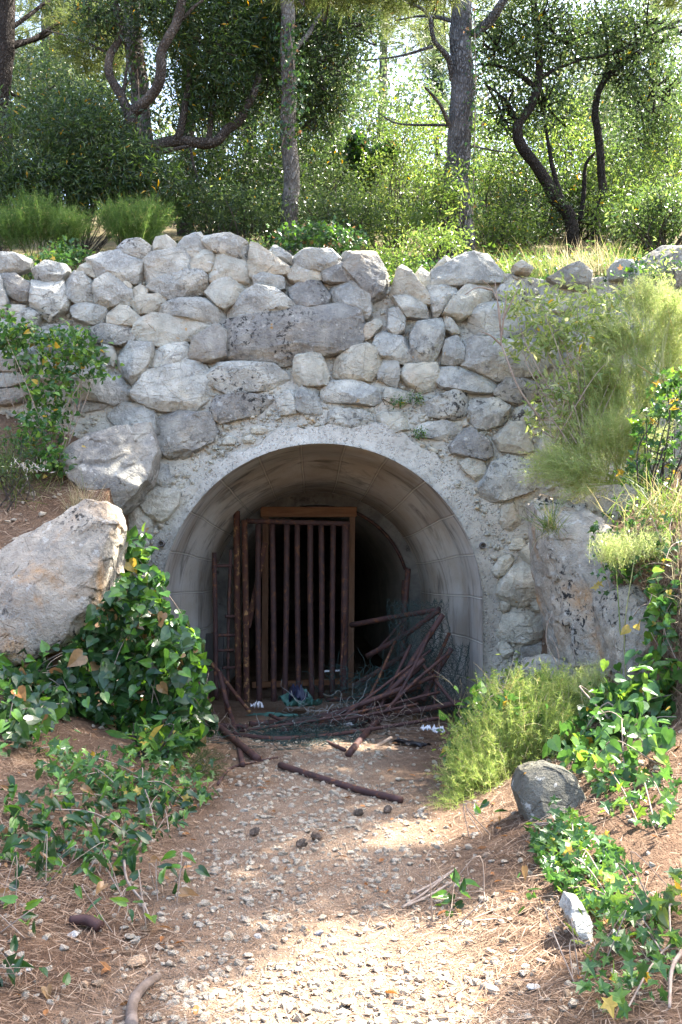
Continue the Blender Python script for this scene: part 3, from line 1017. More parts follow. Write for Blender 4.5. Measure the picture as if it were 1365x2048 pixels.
B(d, (1215, 200), (1290, 150), (1400, 150), (1420, 330), (1300, 350), (1225, 330))
B(s, (830, 390), (840, 350), (920, 342), (932, 382), (880, 400))
B(s, (710, 217), (740, 195), (782, 225), (770, 242), (720, 237))
C_(s, (265, 252), (330, 130), (420, 85), (570, 132), (580, 190), (540, 272), (380, 332), (300, 327))
C_(w, (150, 127), (190, 97), (270, 112), (295, 182), (240, 222), (180, 172))
C_(w, (370, 442), (380, 360), (440, 345), (480, 372), (485, 450), (440, 487), (390, 477))
C_(s, (505, 352), (550, 330), (595, 337), (590, 380), (520, 387))
C_(w, (425, 592), (440, 540), (500, 540), (510, 590), (470, 602))
C_(w, (470, 622), (530, 570), (600, 567), (655, 622), (650, 667), (560, 682), (510, 662))
C_(w, (325, 712), (370, 640), (430, 627), (440, 662), (400, 732), (355, 742))
C_(w, (360, 832), (380, 760), (450, 690), (520, 672), (580, 732), (600, 802), (560, 882), (480, 897), (400, 882))
C_(s, (370, 882), (400, 858), (435, 887), (430, 927), (390, 942), (372, 917))
C_(w, (540, 892), (600, 842), (690, 862), (700, 922), (620, 947), (560, 932))
C_(w, (360, 1062), (400, 960), (470, 945), (560, 952), (640, 1002), (620, 1062), (550, 1112), (470, 1097), (400, 1092))
C_(w, (370, 1162), (360, 1112), (400, 1092), (440, 1152), (400, 1202))
C_(w, (630, 1002), (700, 962), (740, 1002), (720, 1092), (650, 1082))
C_(d, (470, 1202), (500, 1132), (600, 1102), (700, 1132), (690, 1202), (560, 1242))
D(s, (820, 202), (850, 130), (920, 132), (940, 232), (910, 262), (840, 242))
D(w, (650, 442), (660, 390), (740, 372), (800, 367), (820, 442), (830, 512), (720, 522), (665, 502))
D(w, (770, 352), (790, 280), (880, 257), (975, 292), (970, 352), (920, 422), (880, 442), (820, 432))
D(d, (790, 232), (840, 215), (865, 252), (800, 262))
D(w, (710, 642), (740, 592), (820, 590), (820, 652), (770, 702), (730, 692))
D(s, (800, 30), (845, -10), (850, 60), (830, 120), (802, 140))

wall = thing('stone_wall', 'tall retaining wall of rough pale limestone blocks around the tunnel mouth', 'wall', (0, 10.0, 0))


def stone_from(poly):
    W = np.array([on_wall(*q) for q in poly])
    c = W.mean(0)
    ext = W.max(0) - W.min(0)
    size = min(ext[0], ext[2])
    th = float(np.clip(0.30 * size, 0.035, 0.13)) * random.uniform(.8, 1.4)
    pts = []
    tx, tz = random.uniform(-.35, .35), random.uniform(-.5, .15)
    for p in W:
        q = c + (p - c) * 1.15
        pts.append(q + (0, 0.16, 0))
        pts.append(c + (p - c) * 1.13 + (0, random.uniform(-.02, .04), 0))
        k = random.uniform(.92, 1.09)
        rel = (p - c) / (ext / 2 + 1e-6)
        dep = -th * (1 + tx * rel[0] + tz * rel[2]) * random.uniform(.8, 1.1)
        pts.append(c + (p - c) * k + (0, dep, 0))
    lv = 4 if size < 0.12 else 5
    V, F = rough_rock(pts, lv, 0.0, 0.010 + 0.016 * min(size, .6), 5.0)
    return V, F, ext[0] * ext[2]


built = []
for mname, poly in RAW:
    built.append((mname,) + stone_from(poly))
order = sorted(range(len(built)), key=lambda i: -built[i][3])
rub = MB()
for gx_ in list(np.arange(3.65, 5.3, .38)) + list(np.arange(-5.2, -3.6, .40)):
    for k_ in range(11):
        zz_ = .35 + k_ * .38 + random.uniform(-.05, .05)
        W_c = np.array((gx_ + random.uniform(-.06, .06) + (.19 if k_ % 2 else 0), yface(zz_), zz_))
        a_ = np.linspace(0, 2 * math.pi, 7)[:-1] + random.uniform(0, 1)
        pts_ = []
        for t_ in a_:
            e_ = np.array((.21 * math.cos(t_) * random.uniform(.8, 1.1), 0, .18 * math.sin(t_) * random.uniform(.8, 1.1)))
            pts_ += [W_c + e_ * 1.1 + (0, .15, 0), W_c + e_ * 1.08, W_c + e_ * random.uniform(.85, 1.0) + (0, -random.uniform(.05, .1), 0)]
        rub.add(*rough_rock(pts_, 3, 0, .012, 5.0))
for rank, i in enumerate(order):
    mname, V, F, _ = built[i]
    if rank < 99:
        obj('stone', V, F, M[mname], wall)
    else:
        rub.add(V, F)


def in_poly(x, y, poly):
    inside = np.zeros(len(x), bool)
    n = len(poly)
    for i in range(n):
        x1, y1 = poly[i]
        x2, y2 = poly[(i + 1) % n]
        c = ((y1 > y) != (y2 > y)) & (x < (x2 - x1) * (y - y1) / (y2 - y1 + 1e-9) + x1)
        inside ^= c
    return inside


# ico template for small stones and gravel
def ico_variants(k, sub=1, amp=0.35, seed=3):
    out = []
    for i in range(k):
        rr = np.random.default_rng(seed + i)
        pts = unit(rr.normal(size=(13, 3))) * rr.uniform(.7, 1.05, (13, 1)) * np.array((1, .8, .6))
        V, F = hull(pts)
        V, F = subdiv(V, F, sub, 0.14)
        out.append((V, F))
    return out


ICO = ico_variants(8, 1)
ICO2 = ico_variants(8, 2, seed=40)


def rotmats(n, tilt=3.14):
    a = RNG.uniform(0, 2 * math.pi, n)
    b = RNG.uniform(-tilt, tilt, n)
    ca, sa, cb, sb = np.cos(a), np.sin(a), np.cos(b), np.sin(b)
    z = np.zeros(n)
    o = np.ones(n)
    Rz = np.stack([np.stack([ca, -sa, z], -1), np.stack([sa, ca, z], -1), np.stack([z, z, o], -1)], 1)
    Rx = np.stack([np.stack([o, z, z], -1), np.stack([z, cb, -sb], -1), np.stack([z, sb, cb], -1)], 1)
    return Rz @ Rx


def pebbles(mb, pos, size, tilt=3.14, tpl=None):
    tpl = tpl or ICO
    which = RNG.integers(0, len(tpl), len(pos))
    R = rotmats(len(pos), tilt)
    for k, (T, F) in enumerate(tpl):
        ii = np.where(which == k)[0]
        if not len(ii):
            continue
        V = np.einsum('nij,kj->nki', R[ii], T) * size[ii][:, None, None] + pos[ii][:, None, :]
        FF = F[None] + (np.arange(len(ii)) * len(T))[:, None, None]
        mb.add(V.reshape(-1, 3), FF.reshape(-1, 3))


# rubble set in the mortar between the stones
rp, rs = [], []
qx = RNG.uniform(-30, 1200, 9000)
qy = RNG.uniform(520, 1380, 9000)
free = np.ones(9000, bool)
for _, poly in RAW:
    free &= ~in_poly(qx, qy, poly)
rr_ = np.hypot(qx - 643, np.minimum(qy - 1205, 0))
near_arch = (rr_ < 352) & (np.abs(qx - 643) < 352)
free &= ~((rr_ < 330) & (np.abs(qx - 643) < 330))
free &= ~(near_arch & (RNG.random(9000) < 0.88))
top_z = np.interp(qx, [0, 130, 180, 250, 400, 480, 560, 680, 760, 800, 880, 1000, 1100, 1365], [540, 545, 530, 500, 490, 495, 520, 520, 560, 560, 520, 530, 545, 520])
free &= qy > top_z + 12
for a, b in zip(qx[free], qy[free]):
    rp.append(on_wall(a, b))
    rs.append(0.012 + 0.05 * RNG.random() ** 3.2 + (0.012 if 830 < b < 905 else 0))
rp = np.array(rp)
rs = np.array(rs)
rp[:, 1] += 0.018 + 0.07 * sstep(3.0, 3.5, rp[:, 2])
pebbles(rub, rp, rs)
o = rub.build('rubble', M['stone_warm'], wall)
o['kind'] = 'stuff'

# mortar bed
us = np.arange(-5.4, 5.45, 0.035)
zs = np.arange(-0.25, 4.85, 0.035)
U, Z = np.meshgrid(us, zs)
topz = np.interp(U, [-5, -3.3, -2.8, -2.3, -1.4, -1.0, -.6, 0, .4, .6, 1.0, 1.7, 2.2, 3.5], [4.45, 4.5, 4.52, 4.62, 4.78, 4.75, 4.66, 4.62, 4.45, 4.42, 4.6, 4.58, 4.5, 4.6]) - 0.06
Zc = np.minimum(Z, topz)
Yw = YF + 0.14 * np.maximum(0, Zc - 2.2) + 0.045 * fbm(np.stack([U * 3, Zc * 3, 0 * U], -1), 4) + 0.02 * fbm(np.stack([U * 14, Zc * 14, 0 * U + 5], -1), 3) + 0.022 + 0.07 * sstep(3.0, 3.5, Zc)
Yw = Yw + np.clip(Z - topz, 0, 1) * 2.2
rad = np.hypot(U - XC, np.maximum(Zc - ZC, 0))
V = np.stack([U, Yw, Zc], -1).reshape(-1, 3)
nx = len(us)
i = np.arange(len(zs) - 1)[:, None] * nx
j = np.arange(nx - 1)[None]
F = np.stack([i + j, i + j + 1, i + nx + j + 1, i + nx + j], -1).reshape(-1, 4)
keep = (rad.ravel()[F] > 1.60).all(1)
obj('mortar', V, F[keep], M['mortar'], wall)

tunnel = thing('tunnel', 'round arched concrete tunnel mouth set into the stone wall', 'tunnel', (XC, YF, 0))


def arch_pts(R, y, n=72, zb=-0.25):
    xc = XC - 0.0387 * (y - YF)
    L = []
    for z in np.linspace(zb, ZC, 12, endpoint=False):
        L.append((xc - R, y, z))
    for a in np.linspace(math.pi, 0, n):
        L.append((xc + R * math.cos(a), y, ZC + R * math.sin(a)))
    for z in np.linspace(ZC, zb, 12, endpoint=False)[1:]:
        L.append((xc + R, y, z))
    L.append((xc + R, y, zb))
    return np.array(L)


def loft(rings, flip=False):
    n = len(rings[0])
    V = np.concatenate(rings)
    i = np.arange(len(rings) - 1)[:, None] * n
    j = np.arange(n - 1)[None]
    F = np.stack([i + j, i + j + 1, i + n + j + 1, i + n + j], -1).reshape(-1, 4)
    return V, F


def uv_of(rings, ys_):
    us_ = []
    for r, yy in zip(rings, ys_):
        rn = rings[0]
        dd = np.concatenate([[0], np.cumsum(np.linalg.norm(np.diff(rn, axis=0), axis=1))])
        us_.append(np.stack([dd - dd[-1] / 2 + 0.2, np.full(len(dd), yy)], -1))
    return np.concatenate(us_)


prof = [(9.60, 1.545), (9.9, 1.542), (10.3, 1.538), (10.55, 1.53), (10.66, 1.505), (10.80, 1.455), (10.95, 1.405), (11.12, 1.352), (11.3, 1.315), (11.6, 1.295), (12.0, 1.285), (12.36, 1.28)]
rings = [arch_pts(R, y) for y, R in prof]
for k, r in enumerate(rings):
    if k > 0:
        nn = fbm(r * 5, 3) * 0.008
        r[:, 0] += nn
        r[:, 2] += nn
V, F = loft(rings)
obj('entrance_vault', V, F, M['vault'], tunnel, uv=uv_of(rings, [p[0] - YF for p in prof]))
# back wall ring and the long inner bore
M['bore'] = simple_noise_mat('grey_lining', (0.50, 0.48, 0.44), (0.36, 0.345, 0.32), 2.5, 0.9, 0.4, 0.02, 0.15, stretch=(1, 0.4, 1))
rings = [arch_pts(1.30, 12.37), arch_pts(1.12, 12.36)]
V, F = loft(rings)
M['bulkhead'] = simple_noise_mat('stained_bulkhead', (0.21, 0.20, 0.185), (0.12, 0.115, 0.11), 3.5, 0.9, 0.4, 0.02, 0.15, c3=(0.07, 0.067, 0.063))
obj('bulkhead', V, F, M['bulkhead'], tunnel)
prof2 = [(12.36, 1.12), (13, 1.12), (14, 1.10), (16, 1.12), (19, 1.11), (24, 1.12), (34, 1.1)]
rings = [arch_pts(R, y) for y, R in prof2]
for k, r in enumerate(rings[1:]):
    nn = fbm(r * 3, 3) * 0.03
    r[:, 0] += nn
    r[:, 2] += nn
V, F = loft(rings)
k0 = len(V) - len(rings[-1])
F = np.concatenate([F[:, (0, 1, 2)], F[:, (0, 2, 3)], np.stack([np.full(len(rings[-1]) - 1, k0), np.arange(k0, len(V) - 1), np.arange(k0 + 1, len(V))], -1)])
obj('bore', V, F, M['bore'], tunnel)
# floor
xs = np.linspace(-2.1, 1.6, 60)
ys = np.concatenate([np.arange(9.75, 13, 0.08), np.linspace(13.2, 34, 30)])
V, F = grid_mesh(xs, ys, lambda x, y: 0.0 + 0.03 * fbm(np.stack([x * 4, y * 4, 0 * x], -1), 4) - 0.012)
V[:, 0] += -0.0387 * (V[:, 1] - YF)
obj('floor', V, F, M['soil'], tunnel)
# cement face around the mouth, ragged outer edge
na = 150
ring0 = arch_pts(1.545, YF, na, -0.2)
ctr = np.array((XC, YF, ZC))
rings = []
for k, t in enumerate(np.linspace(0, 1, 12)):
    r = ring0.copy()
    ang_n = fbm(np.stack([r[:, 0] * 2.4, r[:, 2] * 2.4, 0 * r[:, 0]], -1), 4)
    wdt = 0.20 + 0.22 * ang_n + 0.14 * sstep(-0.2, 1.2, r[:, 0])
    dirv = r - ctr
    dirv[:, 2] = np.maximum(dirv[:, 2], 0)
    dirv = unit(dirv)
    r = r + dirv * (t * wdt)[:, None]
    r[:, 1] = YF - 0.014 + 0.016 * fbm(r * 7, 4) + 0.075 * max(0, t - .15)
    if k == 0:
        r[:, 1] = YF - 0.018
    rings.append(r)
back = ring0.copy()
back[:, 1] = YF + 0.02
rings.insert(0, back)
V, F = loft(rings)
obj('arch_face', V, F, M['render'], tunnel)
# two drain holes, inner shade put into the dark tone of lip and disc
for px, py in ((322, 1087), (967, 1091)):
    c = P(px, py, YF - 0.06)
    a = np.linspace(0, 2 * math.pi, 20, endpoint=False)
    rg = []
    for rad_, dy in ((0.034, 0.06), (0.030, 0.004), (0.022, 0.0), (0.020, 0.02), (0.019, 0.05)):
        q = np.stack([c[0] + rad_ * np.cos(a), np.full(20, c[1] + dy), c[2] + rad_ * np.sin(a)], -1)
        rg.append(np.vstack([q, q[:1]]))
    rg.append(np.repeat((c + (0, .05, 0))[None], 21, 0))
    V, F = loft(rg)
    obj('drain_hole', V, F, simple_noise_mat('drain_dark', (0.16, 0.15, 0.14), (0.09, 0.085, 0.08), 20), tunnel)

# ------------------------------------------------------------------ boulders
def boulder(name, label, cat, poly, y, thick, mat, amp=0.05, lv=4, tilt=(0, 0), back=0.5, freq=2.2):
    W = np.array([P(a, b, y) for a, b in poly])
    c = W.mean(0)
    ext = W.max(0) - W.min(0)
    pts = []
    for p in W:
        rel = (p - c) / (ext / 2 + 1e-6)
        pts.append(c + (p - c) * 1.05 + (0, back, 0))
        pts.append(c + (p - c) * 1.05 + (0, tilt[0] * rel[0] + tilt[1] * rel[2], 0))
        k = random.uniform(.80, .96)
        pts.append(c + (p - c) * k + (0, -thick * random.uniform(.8, 1.1) + tilt[0] * rel[0] + tilt[1] * rel[2], 0))
    V, F = rough_rock(pts, lv, 0.14, amp, freq)
    b = c.copy()
    b[2] = V[:, 2].min()
    return tag(obj(name, V, F, mat, base=b), label, cat)


D7 = [(0, 690), (120, 625), (250, 530), (370, 470), (470, 400), (520, 330), (600, 365), (640, 420), (645, 500), (635, 600), (630, 730), (600, 800), (590, 900), (500, 1010), (430, 1090), (320, 1130), (190, 1190), (0, 1290), (-260, 1320), (-260, 800)]
boulder('boulder', 'huge slanting orange and grey boulder holding up red soil on the left', 'boulder', [(x * S7 - 22, 880 + y * S7) for x, y in D7], 8.05, 0.16, M['boulder'], 0.05, 5, (0.10, 0.14), 0.7)
boulder('boulder', 'grey weathered block jutting from the wall above the slanting boulder', 'boulder', [(128, 905), (165, 868), (222, 848), (285, 842), (302, 900), (294, 958), (238, 1024), (190, 995), (140, 950)], 9.3, 0.20, M['stone_dark'], 0.045, 5, (0.05, 0.2), 0.5)
boulder('rock_face', 'tall upright rock face standing right of the tunnel mouth', 'rock', [(1100, 1010), (1120, 985), (1200, 1010), (1235, 1090), (1240, 1230), (1245, 1400), (1180, 1430), (1150, 1360), (1125, 1250), (1108, 1120)], 8.15, 0.16, M['boulder'], 0.06, 5, (-0.35, 0.12), 0.9)
boulder('rock_face', 'pale rounded rock with pine needles on it at the right edge', 'rock', [(1225, 1220), (1245, 1185), (1300, 1175), (1330, 1200), (1325, 1290), (1300, 1400), (1270, 1410), (1240, 1330)], 7.35, 0.16, M['boulder'], 0.05, 5, (-0.15, 0.15), 0.8)
boulder('boulder', 'broken grey and rust coloured rock above the bright bush', 'boulder', [(1040, 1345), (1060, 1320), (1100, 1312), (1135, 1330), (1150, 1370), (1120, 1400), (1060, 1390)], 8.3, 0.12, M['boulder'], 0.04, 4, (-.05, .12), 0.3)
boulder('boulder', 'dark mossy boulder half buried in the right bank below the bush', 'boulder', [(1045, 1600), (1060, 1560), (1110, 1545), (1155, 1560), (1172, 1600), (1160, 1650), (1110, 1665), (1065, 1655)], float(on_ground(1110, 1650)[0][1]) + .22, 0.07, M['mossy'], 0.025, 5, (0, .06), 0.35)
boulder('boulder', 'grey pointed stone beside the ivy on the right bank', 'boulder', [(1133, 1835), (1145, 1812), (1170, 1820), (1185, 1855), (1180, 1885), (1160, 1880)], float(on_ground(1160, 1878)[0][1]) - .01, 0.05, M['stone'], 0.015, 4, (0, .05), 0.15, 5)

# ------------------------------------------------------------------ gate, frame and panel
frame = thing('door_frame', 'brown wooden door frame standing inside the tunnel behind the iron gate', 'door frame', P(618, 1375, 12.3))
yF = 12.28
obj('lintel', *beam(P(522, 1024, yF), P(714, 1024, yF), 0.125, 0.09), M['timber_h'], frame, False)
obj('jamb', *beam(P(532, 1034, yF + .003), P(530, 1376, yF + .003), 0.075, 0.09), M['timber'], frame, False)
obj('jamb', *beam(P(705, 1034, yF + .003), P(702, 1376, yF + .003), 0.07, 0.09), M['timber'], frame, False)
obj('sill', *beam(P(505, 1370, yF - .06), P(690, 1362, yF - .06), 0.07, 0.07), M['timber_h'], frame, False)

gate = thing('iron_gate', 'rusty iron gate of round upright bars leaning in the tunnel', 'gate', P(600, 1406, 11.3))
yG = 11.3
obj('top_rail', *tube(spath([P(492, 1042, yG), P(600, 1045, yG), P(700, 1048, yG + .02)], 8), 0.030, 12), M['rust'], gate)
for xt, xb, yb, r in ((517, 519, 1411, .028), (545, 548, 1415, .027), (574, 570, 1408, .027), (595, 598, 1400, .026), (621, 624, 1398, .027), (643, 643, 1396, .027), (667, 665, 1390, .026), (692, 688, 1385, .036)):
    r = r * 1.2
    pts = [P(xt, 1049, yG - .005), P((xt + xb) / 2 + random.uniform(-1.5, 1.5), 1220, yG - .02), P(xb, yb, yG - .05)]
    obj('bar', *tube(spath(pts, 8), r, 12, True, .06, 20), M['rust'], gate)
obj('bottom_rail', *tube(spath([P(470, 1418, yG - .3), P(530, 1416, yG - .2), P(575, 1411, yG - .1)], 6), 0.026, 10), M['rust'], gate)
obj('hinge_post', *tube(spath([P(474, 1022, yG - .1), P(475, 1200, yG - .1), P(478, 1409, yG - .1)], 10), 0.037, 14, True, .10, 14), M['rust_orange'], gate)
obj('hinge_post', *tube(spath([P(489, 1040, yG - .14), P(492, 1200, yG - .16), P(494, 1416, yG - .2)], 10), 0.034, 14, True, .08, 14), M['rust_orange'], gate)
obj('brace', *beam(P(531, 1085, yG + .06), P(497, 1255, yG + .04), 0.06, 0.012), M['rust_orange'], gate, False)

pan = thing('ladder_grille', 'rusty ladder-like grille of two uprights and short rungs left of the gate', 'grille', P(440, 1400, 10.9))
yP = 10.9
obj('upright', *tube(spath([P(429, 1105, yP), P(431, 1230, yP), P(433, 1400, yP)], 8), 0.026, 12, True, .08, 20), M['rust'], pan)
obj('upright', *tube(spath([P(462, 1100, yP + .08), P(458, 1230, yP + .08), P(456, 1400, yP + .1)], 8), 0.017, 10, True, .1, 20), M['rust'], pan)
for yy, a, b in ((1132, 430, 466), (1233, 452, 470), (1271, 432, 470), (1301, 432, 468), (1336, 446, 470)):
    obj('rung', *tube(spath([P(a, yy, yP), P(b, yy - 1, yP + .09)], 4), 0.017, 10), M['rust'], pan)
arc = [P(640 + 178 * math.sin(t), 1190 - 180 * math.cos(t), 12.30) for t in np.linspace(.42, 1.35, 14)] + [P(813, 1312, 12.28)]
tag(obj('curved_iron_rim', *tube(spath(arc, 3), 0.020, 8, True, .15, 15), M['rust'], base=P(813, 1312, 12.28)), 'curved rusty iron rim following the right side of the inner tunnel', 'rim')
bb = box(P(430, 1300, 10.95), (0.20, 0.05, 0.36))
tag(obj('plastic_crate', *bb, M['plastic_black'], None, False, P(430, 1334, 10.95)), 'black plastic panel leaning behind the ladder-like grille', 'panel')

# ------------------------------------------------------------------ the heap of rusty pipes
PG = 'rusty pipes heaped before the gate'


def pipe(label, pts, r, mat='rust', name='rusty_pipe', cat='pipe'):
    W = []
    r = r * 1.08
    for a, b_, y_ in pts:
        p = P(a, b_, y_)
        while p[2] < float(H(p[0], p[1])) + r * .8 and y_ > 6:
            y_ -= .02
            p = P(a, b_, y_)
        W.append(p)
    q = spath(W, 8)
    V, F = tube(q, r, 12, True, .05, 12)
    o = obj(name, V, F, M[mat], base=W[0])
    return tag(o, label, cat, PG)


pipe('rusty pipe reaching right from the door jamb, topmost of the heap', [(703, 1250, 10.9), (790, 1234, 10.4), (879, 1219, 10.0)], .026)
pipe('rusty pipe sloping down left from the tip of the topmost pipe', [(878, 1221, 9.97), (810, 1270, 10.2), (735, 1312, 10.5)], .026)
pipe('straight purple-brown pipe rising steeply in front of the green wire roll', [(886, 1229, 9.85), (840, 1300, 9.8), (793, 1372, 9.75)], .027)
pipe('short dark pipe leaning on the right tunnel wall in the wire mesh', [(903, 1297, 9.85), (870, 1352, 9.8), (845, 1402, 9.7)], .026)
pipe('narrow orange rusted bar leaning beside the right tunnel wall', [(899, 1266, 9.95), (880, 1310, 9.92), (857, 1360, 9.9)], .016, 'rust_orange', 'rusty_bar', 'bar')
pipe('rusty pipe half covered by mesh right of the gate bottom', [(815, 1306, 10.1), (765, 1338, 10.3), (708, 1372, 10.5)], .027)
pipe('long curved rusty pipe sweeping across the front of the gate', [(841, 1372, 9.75), (760, 1400, 9.7), (680, 1424, 9.7), (597, 1441, 9.8), (500, 1448, 9.9)], .028)
pipe('longest low pipe running from the right tunnel wall across the heap', [(923, 1404, 9.55), (850, 1418, 9.5), (760, 1432, 9.45), (690, 1445, 9.45), (560, 1462, 9.5)], .027)
pipe('rusty pipe buried in wire at the middle of the heap', [(808, 1398, 9.8), (740, 1412, 9.85), (660, 1424, 9.9)], .024)
pipe('short rusty pipe on the ground pointing at the path from the left of the heap', [(431, 1447, 9.15), (472, 1482, 8.85), (516, 1518, 8.55)], .028)
pipe('rusty pipe coming down out of the ivy left of the gate', [(369, 1286, 9.6), (400, 1370, 9.5), (438, 1455, 9.25)], .028)
pipe('fallen rusty pipe lying alone on the stony path', [(561, 1530, 7.72), (640, 1556, 7.42), (720, 1580, 7.15), (802, 1600, 6.92)], .023)
pipe('rusty pipe dropping from the heap onto the ground at its middle', [(790, 1415, 9.4), (746, 1452, 9.2), (698, 1508, 8.5)], .027)
pipe('thin rusty flat bar leaning left below the gate post', [(425, 1327, 10.2), (462, 1376, 10.0), (500, 1424, 9.85)], .018, 'rust_orange', 'rusty_bar', 'bar')
pipe('bent rusty rod on the ground below the ivy', [(436, 1568, 7.3), (460, 1538, 7.8), (500, 1526, 8.0), (556, 1515, 8.2)], .010, 'rust', 'rusty_rod', 'rod')
pipe('thin rust coloured rod leaning on the thick end bar of the gate', [(690, 1228, 11.1), (686, 1290, 11.1), (682, 1350, 11.05)], .014, 'rust_orange', 'rusty_rod', 'rod')
pipe('thin dark rod crossing behind the topmost pipe', [(803, 1243, 10.8), (775, 1278, 10.8), (740, 1315, 10.8)], .013, 'rust', 'rusty_rod', 'rod')
pipe('upright split rusty post by the right wall of the inner tunnel', [(817, 1138, 11.4), (809, 1230, 11.3), (804, 1330, 11.2)], .030)
pipe('second upright post close behind the split one', [(808, 1160, 11.6), (806, 1240, 11.6), (806, 1340, 11.6)], .022)
pipe('rusty pipe under the heap slanting from the wire roll to the middle', [(860, 1385, 9.7), (800, 1415, 9.75), (705, 1455, 9.7)], .024)
pipe('short rusty pipe end lying level at the left of the heap', [(432, 1452, 9.4), (460, 1453, 9.42), (495, 1455, 9.45)], .026)
pipe('rusty strut standing in the left of the heap below the gate post', [(452, 1400, 9.7), (465, 1440, 9.5), (486, 1530, 8.6)], .020)
pipe('dark pipe leaning from the ivy to the gate foot', [(440, 1345, 10.1), (450, 1390, 9.9), (458, 1432, 9.7)], .024)
pipe('rusty pipe leaning across the green mesh low on the right', [(842, 1330, 9.8), (790, 1380, 9.75), (720, 1420, 9.7)], .026)

pipe('dark pipe rising right through the middle of the heap', [(720, 1432, 9.5), (790, 1372, 9.5), (848, 1318, 9.6)], .024)
pipe('pipe crossing low over the long curved one toward the wire roll', [(640, 1440, 9.4), (740, 1402, 9.35), (870, 1352, 9.6)], .022)
pipe('thin bar leaning steeply against the wire roll', [(770, 1440, 9.3), (820, 1350, 9.5), (862, 1262, 9.8)], .015, 'rust', 'rusty_bar', 'bar')
pipe('thin bar fanning out left of the steep one', [(742, 1448, 9.3), (778, 1380, 9.5), (822, 1290, 9.9)], .014, 'rust', 'rusty_bar', 'bar')
pipe('bar sagging from the gate foot into the wire', [(655, 1400, 10.2), (720, 1395, 9.9), (800, 1372, 9.7)], .018, 'rust', 'rusty_bar', 'bar')
pipe('low dark bar in front of the long low pipe', [(600, 1478, 9.0), (720, 1462, 8.95), (880, 1436, 9.2)], .016, 'rust', 'rusty_bar', 'bar')
pipe('pipe lying flat under the wire at the left of the heap', [(470, 1470, 9.0), (560, 1478, 8.95), (660, 1470, 9.0)], .022)
pipe('bar slanting up left over the flat green netting', [(690, 1500, 8.7), (620, 1468, 8.9), (540, 1430, 9.5)], .015, 'rust', 'rusty_bar', 'bar')
pipe('bar tilted down right at the far right of the heap', [(846, 1330, 9.7), (880, 1372, 9.6), (912, 1412, 9.5)], .016, 'rust', 'rusty_bar', 'bar')
pipe('thin straight bar crossing the middle of the heap', [(660, 1452, 9.2), (750, 1385, 9.4), (862, 1300, 9.7)], .012, 'rust', 'rusty_bar', 'bar')

pipe('thin bar lying low across the front of the heap', [(560, 1450, 9.2), (700, 1436, 9.2), (836, 1408, 9.4)], .013, 'rust', 'rusty_bar', 'bar')
pipe('straight bar leaning from the front of the heap to the inner post', [(715, 1446, 9.3), (765, 1340, 9.8), (808, 1245, 10.6)], .013, 'rust_orange', 'rusty_bar', 'bar')
pipe('bar pointing up right out of the middle of the heap', [(765, 1428, 9.3), (825, 1368, 9.45), (893, 1310, 9.7)], .015, 'rust', 'rusty_bar', 'bar')
pipe('long thin bar from the left of the heap to its right end', [(480, 1462, 9.0), (680, 1432, 9.2), (880, 1384, 9.5)], .012, 'rust', 'rusty_bar', 'bar')
pipe('short bar stuck upright in the wire near the right wall', [(868, 1420, 9.6), (874, 1362, 9.65), (884, 1312, 9.75)], .013, 'rust', 'rusty_bar', 'bar')

# ------------------------------------------------------------------ wire netting
def netting(fn, nu, nv, r=0.0021):
    """hexagonal netting over a bent sheet fn(u,v) with u,v in cells"""
    mb = MB()
    nodes = {}

    def nd(i, j, k):
        # hex lattice: two nodes per cell
        u = i + (0.5 if j % 2 else 0.0)
        v = j * 0.86 + (0.0 if k == 0 else 0.34)
        return np.array(fn(u, v))
    segs = []
    for j in range(nv):
        for i in range(nu):
            a0, a1 = nd(i, j, 0), nd(i, j, 1)
            segs.append((a0, a1))
            if j + 1 < nv:
                if j % 2:
                    b = [nd(i, j + 1, 0), nd(i + 1, j + 1, 0)]
                else:
                    b = [nd(i - 1, j + 1, 0), nd(i, j + 1, 0)]
                for q in b:
                    segs.append((a1, q))
    for a, b in segs:
        if np.linalg.norm(a - b) < 0.3 and random.random() < .93:
            m = (a + b) / 2 + RNG.normal(size=3) * 0.004
            V, F = tube(np.array([a, m, b]), r, 3, False)
            mb.add(V, F)
    return mb


def squiggles(n, centre, spread, length, r, seed):
    rg = np.random.default_rng(seed)
    mb = MB()
    for _ in range(n):
        p = np.asarray(centre) + rg.normal(size=3) * np.asarray(spread)
        d = unit(rg.normal(size=3) * np.array((1, .5, .45)))
        pts = [p]
        L = length * rg.uniform(.4, 1.3)
        k = 6
        for _i in range(k):
            d = unit(d + rg.normal(size=3) * 0.55)
            p = p + d * L / k
            pts.append(p)
        q = spath(pts, 3)
        q[:, 2] = np.maximum(q[:, 2], 0.015)
        mb.add(*tube(q, r, 3, False))
    return mb


def roll_fn(cx, cy, rad, h0, seed, lean=0.0):
    def fn(u, v):
        a = u * 0.052 / rad
        z = v * 0.052 + h0
        rr = rad * (1 + .25 * math.sin(3 * a + z * 4 + seed)) + 0.012 * (a)
        return (cx + rr * math.cos(a) + lean * z + .02 * math.sin(z * 9 + seed), cy + rr * .7 * math.sin(a), z + .02 * math.sin(a * 5))
    return fn


c1 = P(838, 1400, 10.1)
t = thing('wire_netting', 'roll of dark green chicken wire standing against the right tunnel wall', 'wire mesh', (c1[0], c1[1], 0), 'green wire netting in the tunnel mouth')
b = netting(roll_fn(c1[0], 10.1, 0.17, 0.02, 1.0, .02), 42, 26)
b.build('netting', M['wire'], t)
c2 = P(880, 1405, 9.85)
t = thing('wire_netting', 'crumpled sheet of green chicken wire fallen beside the standing wire roll', 'wire mesh', (c2[0], c2[1], 0), 'green wire netting in the tunnel mouth')
b = netting(roll_fn(c2[0], 9.85, 0.16, 0.0, 2.2, .10), 26, 17)
b.build('netting', M['wire'], t)


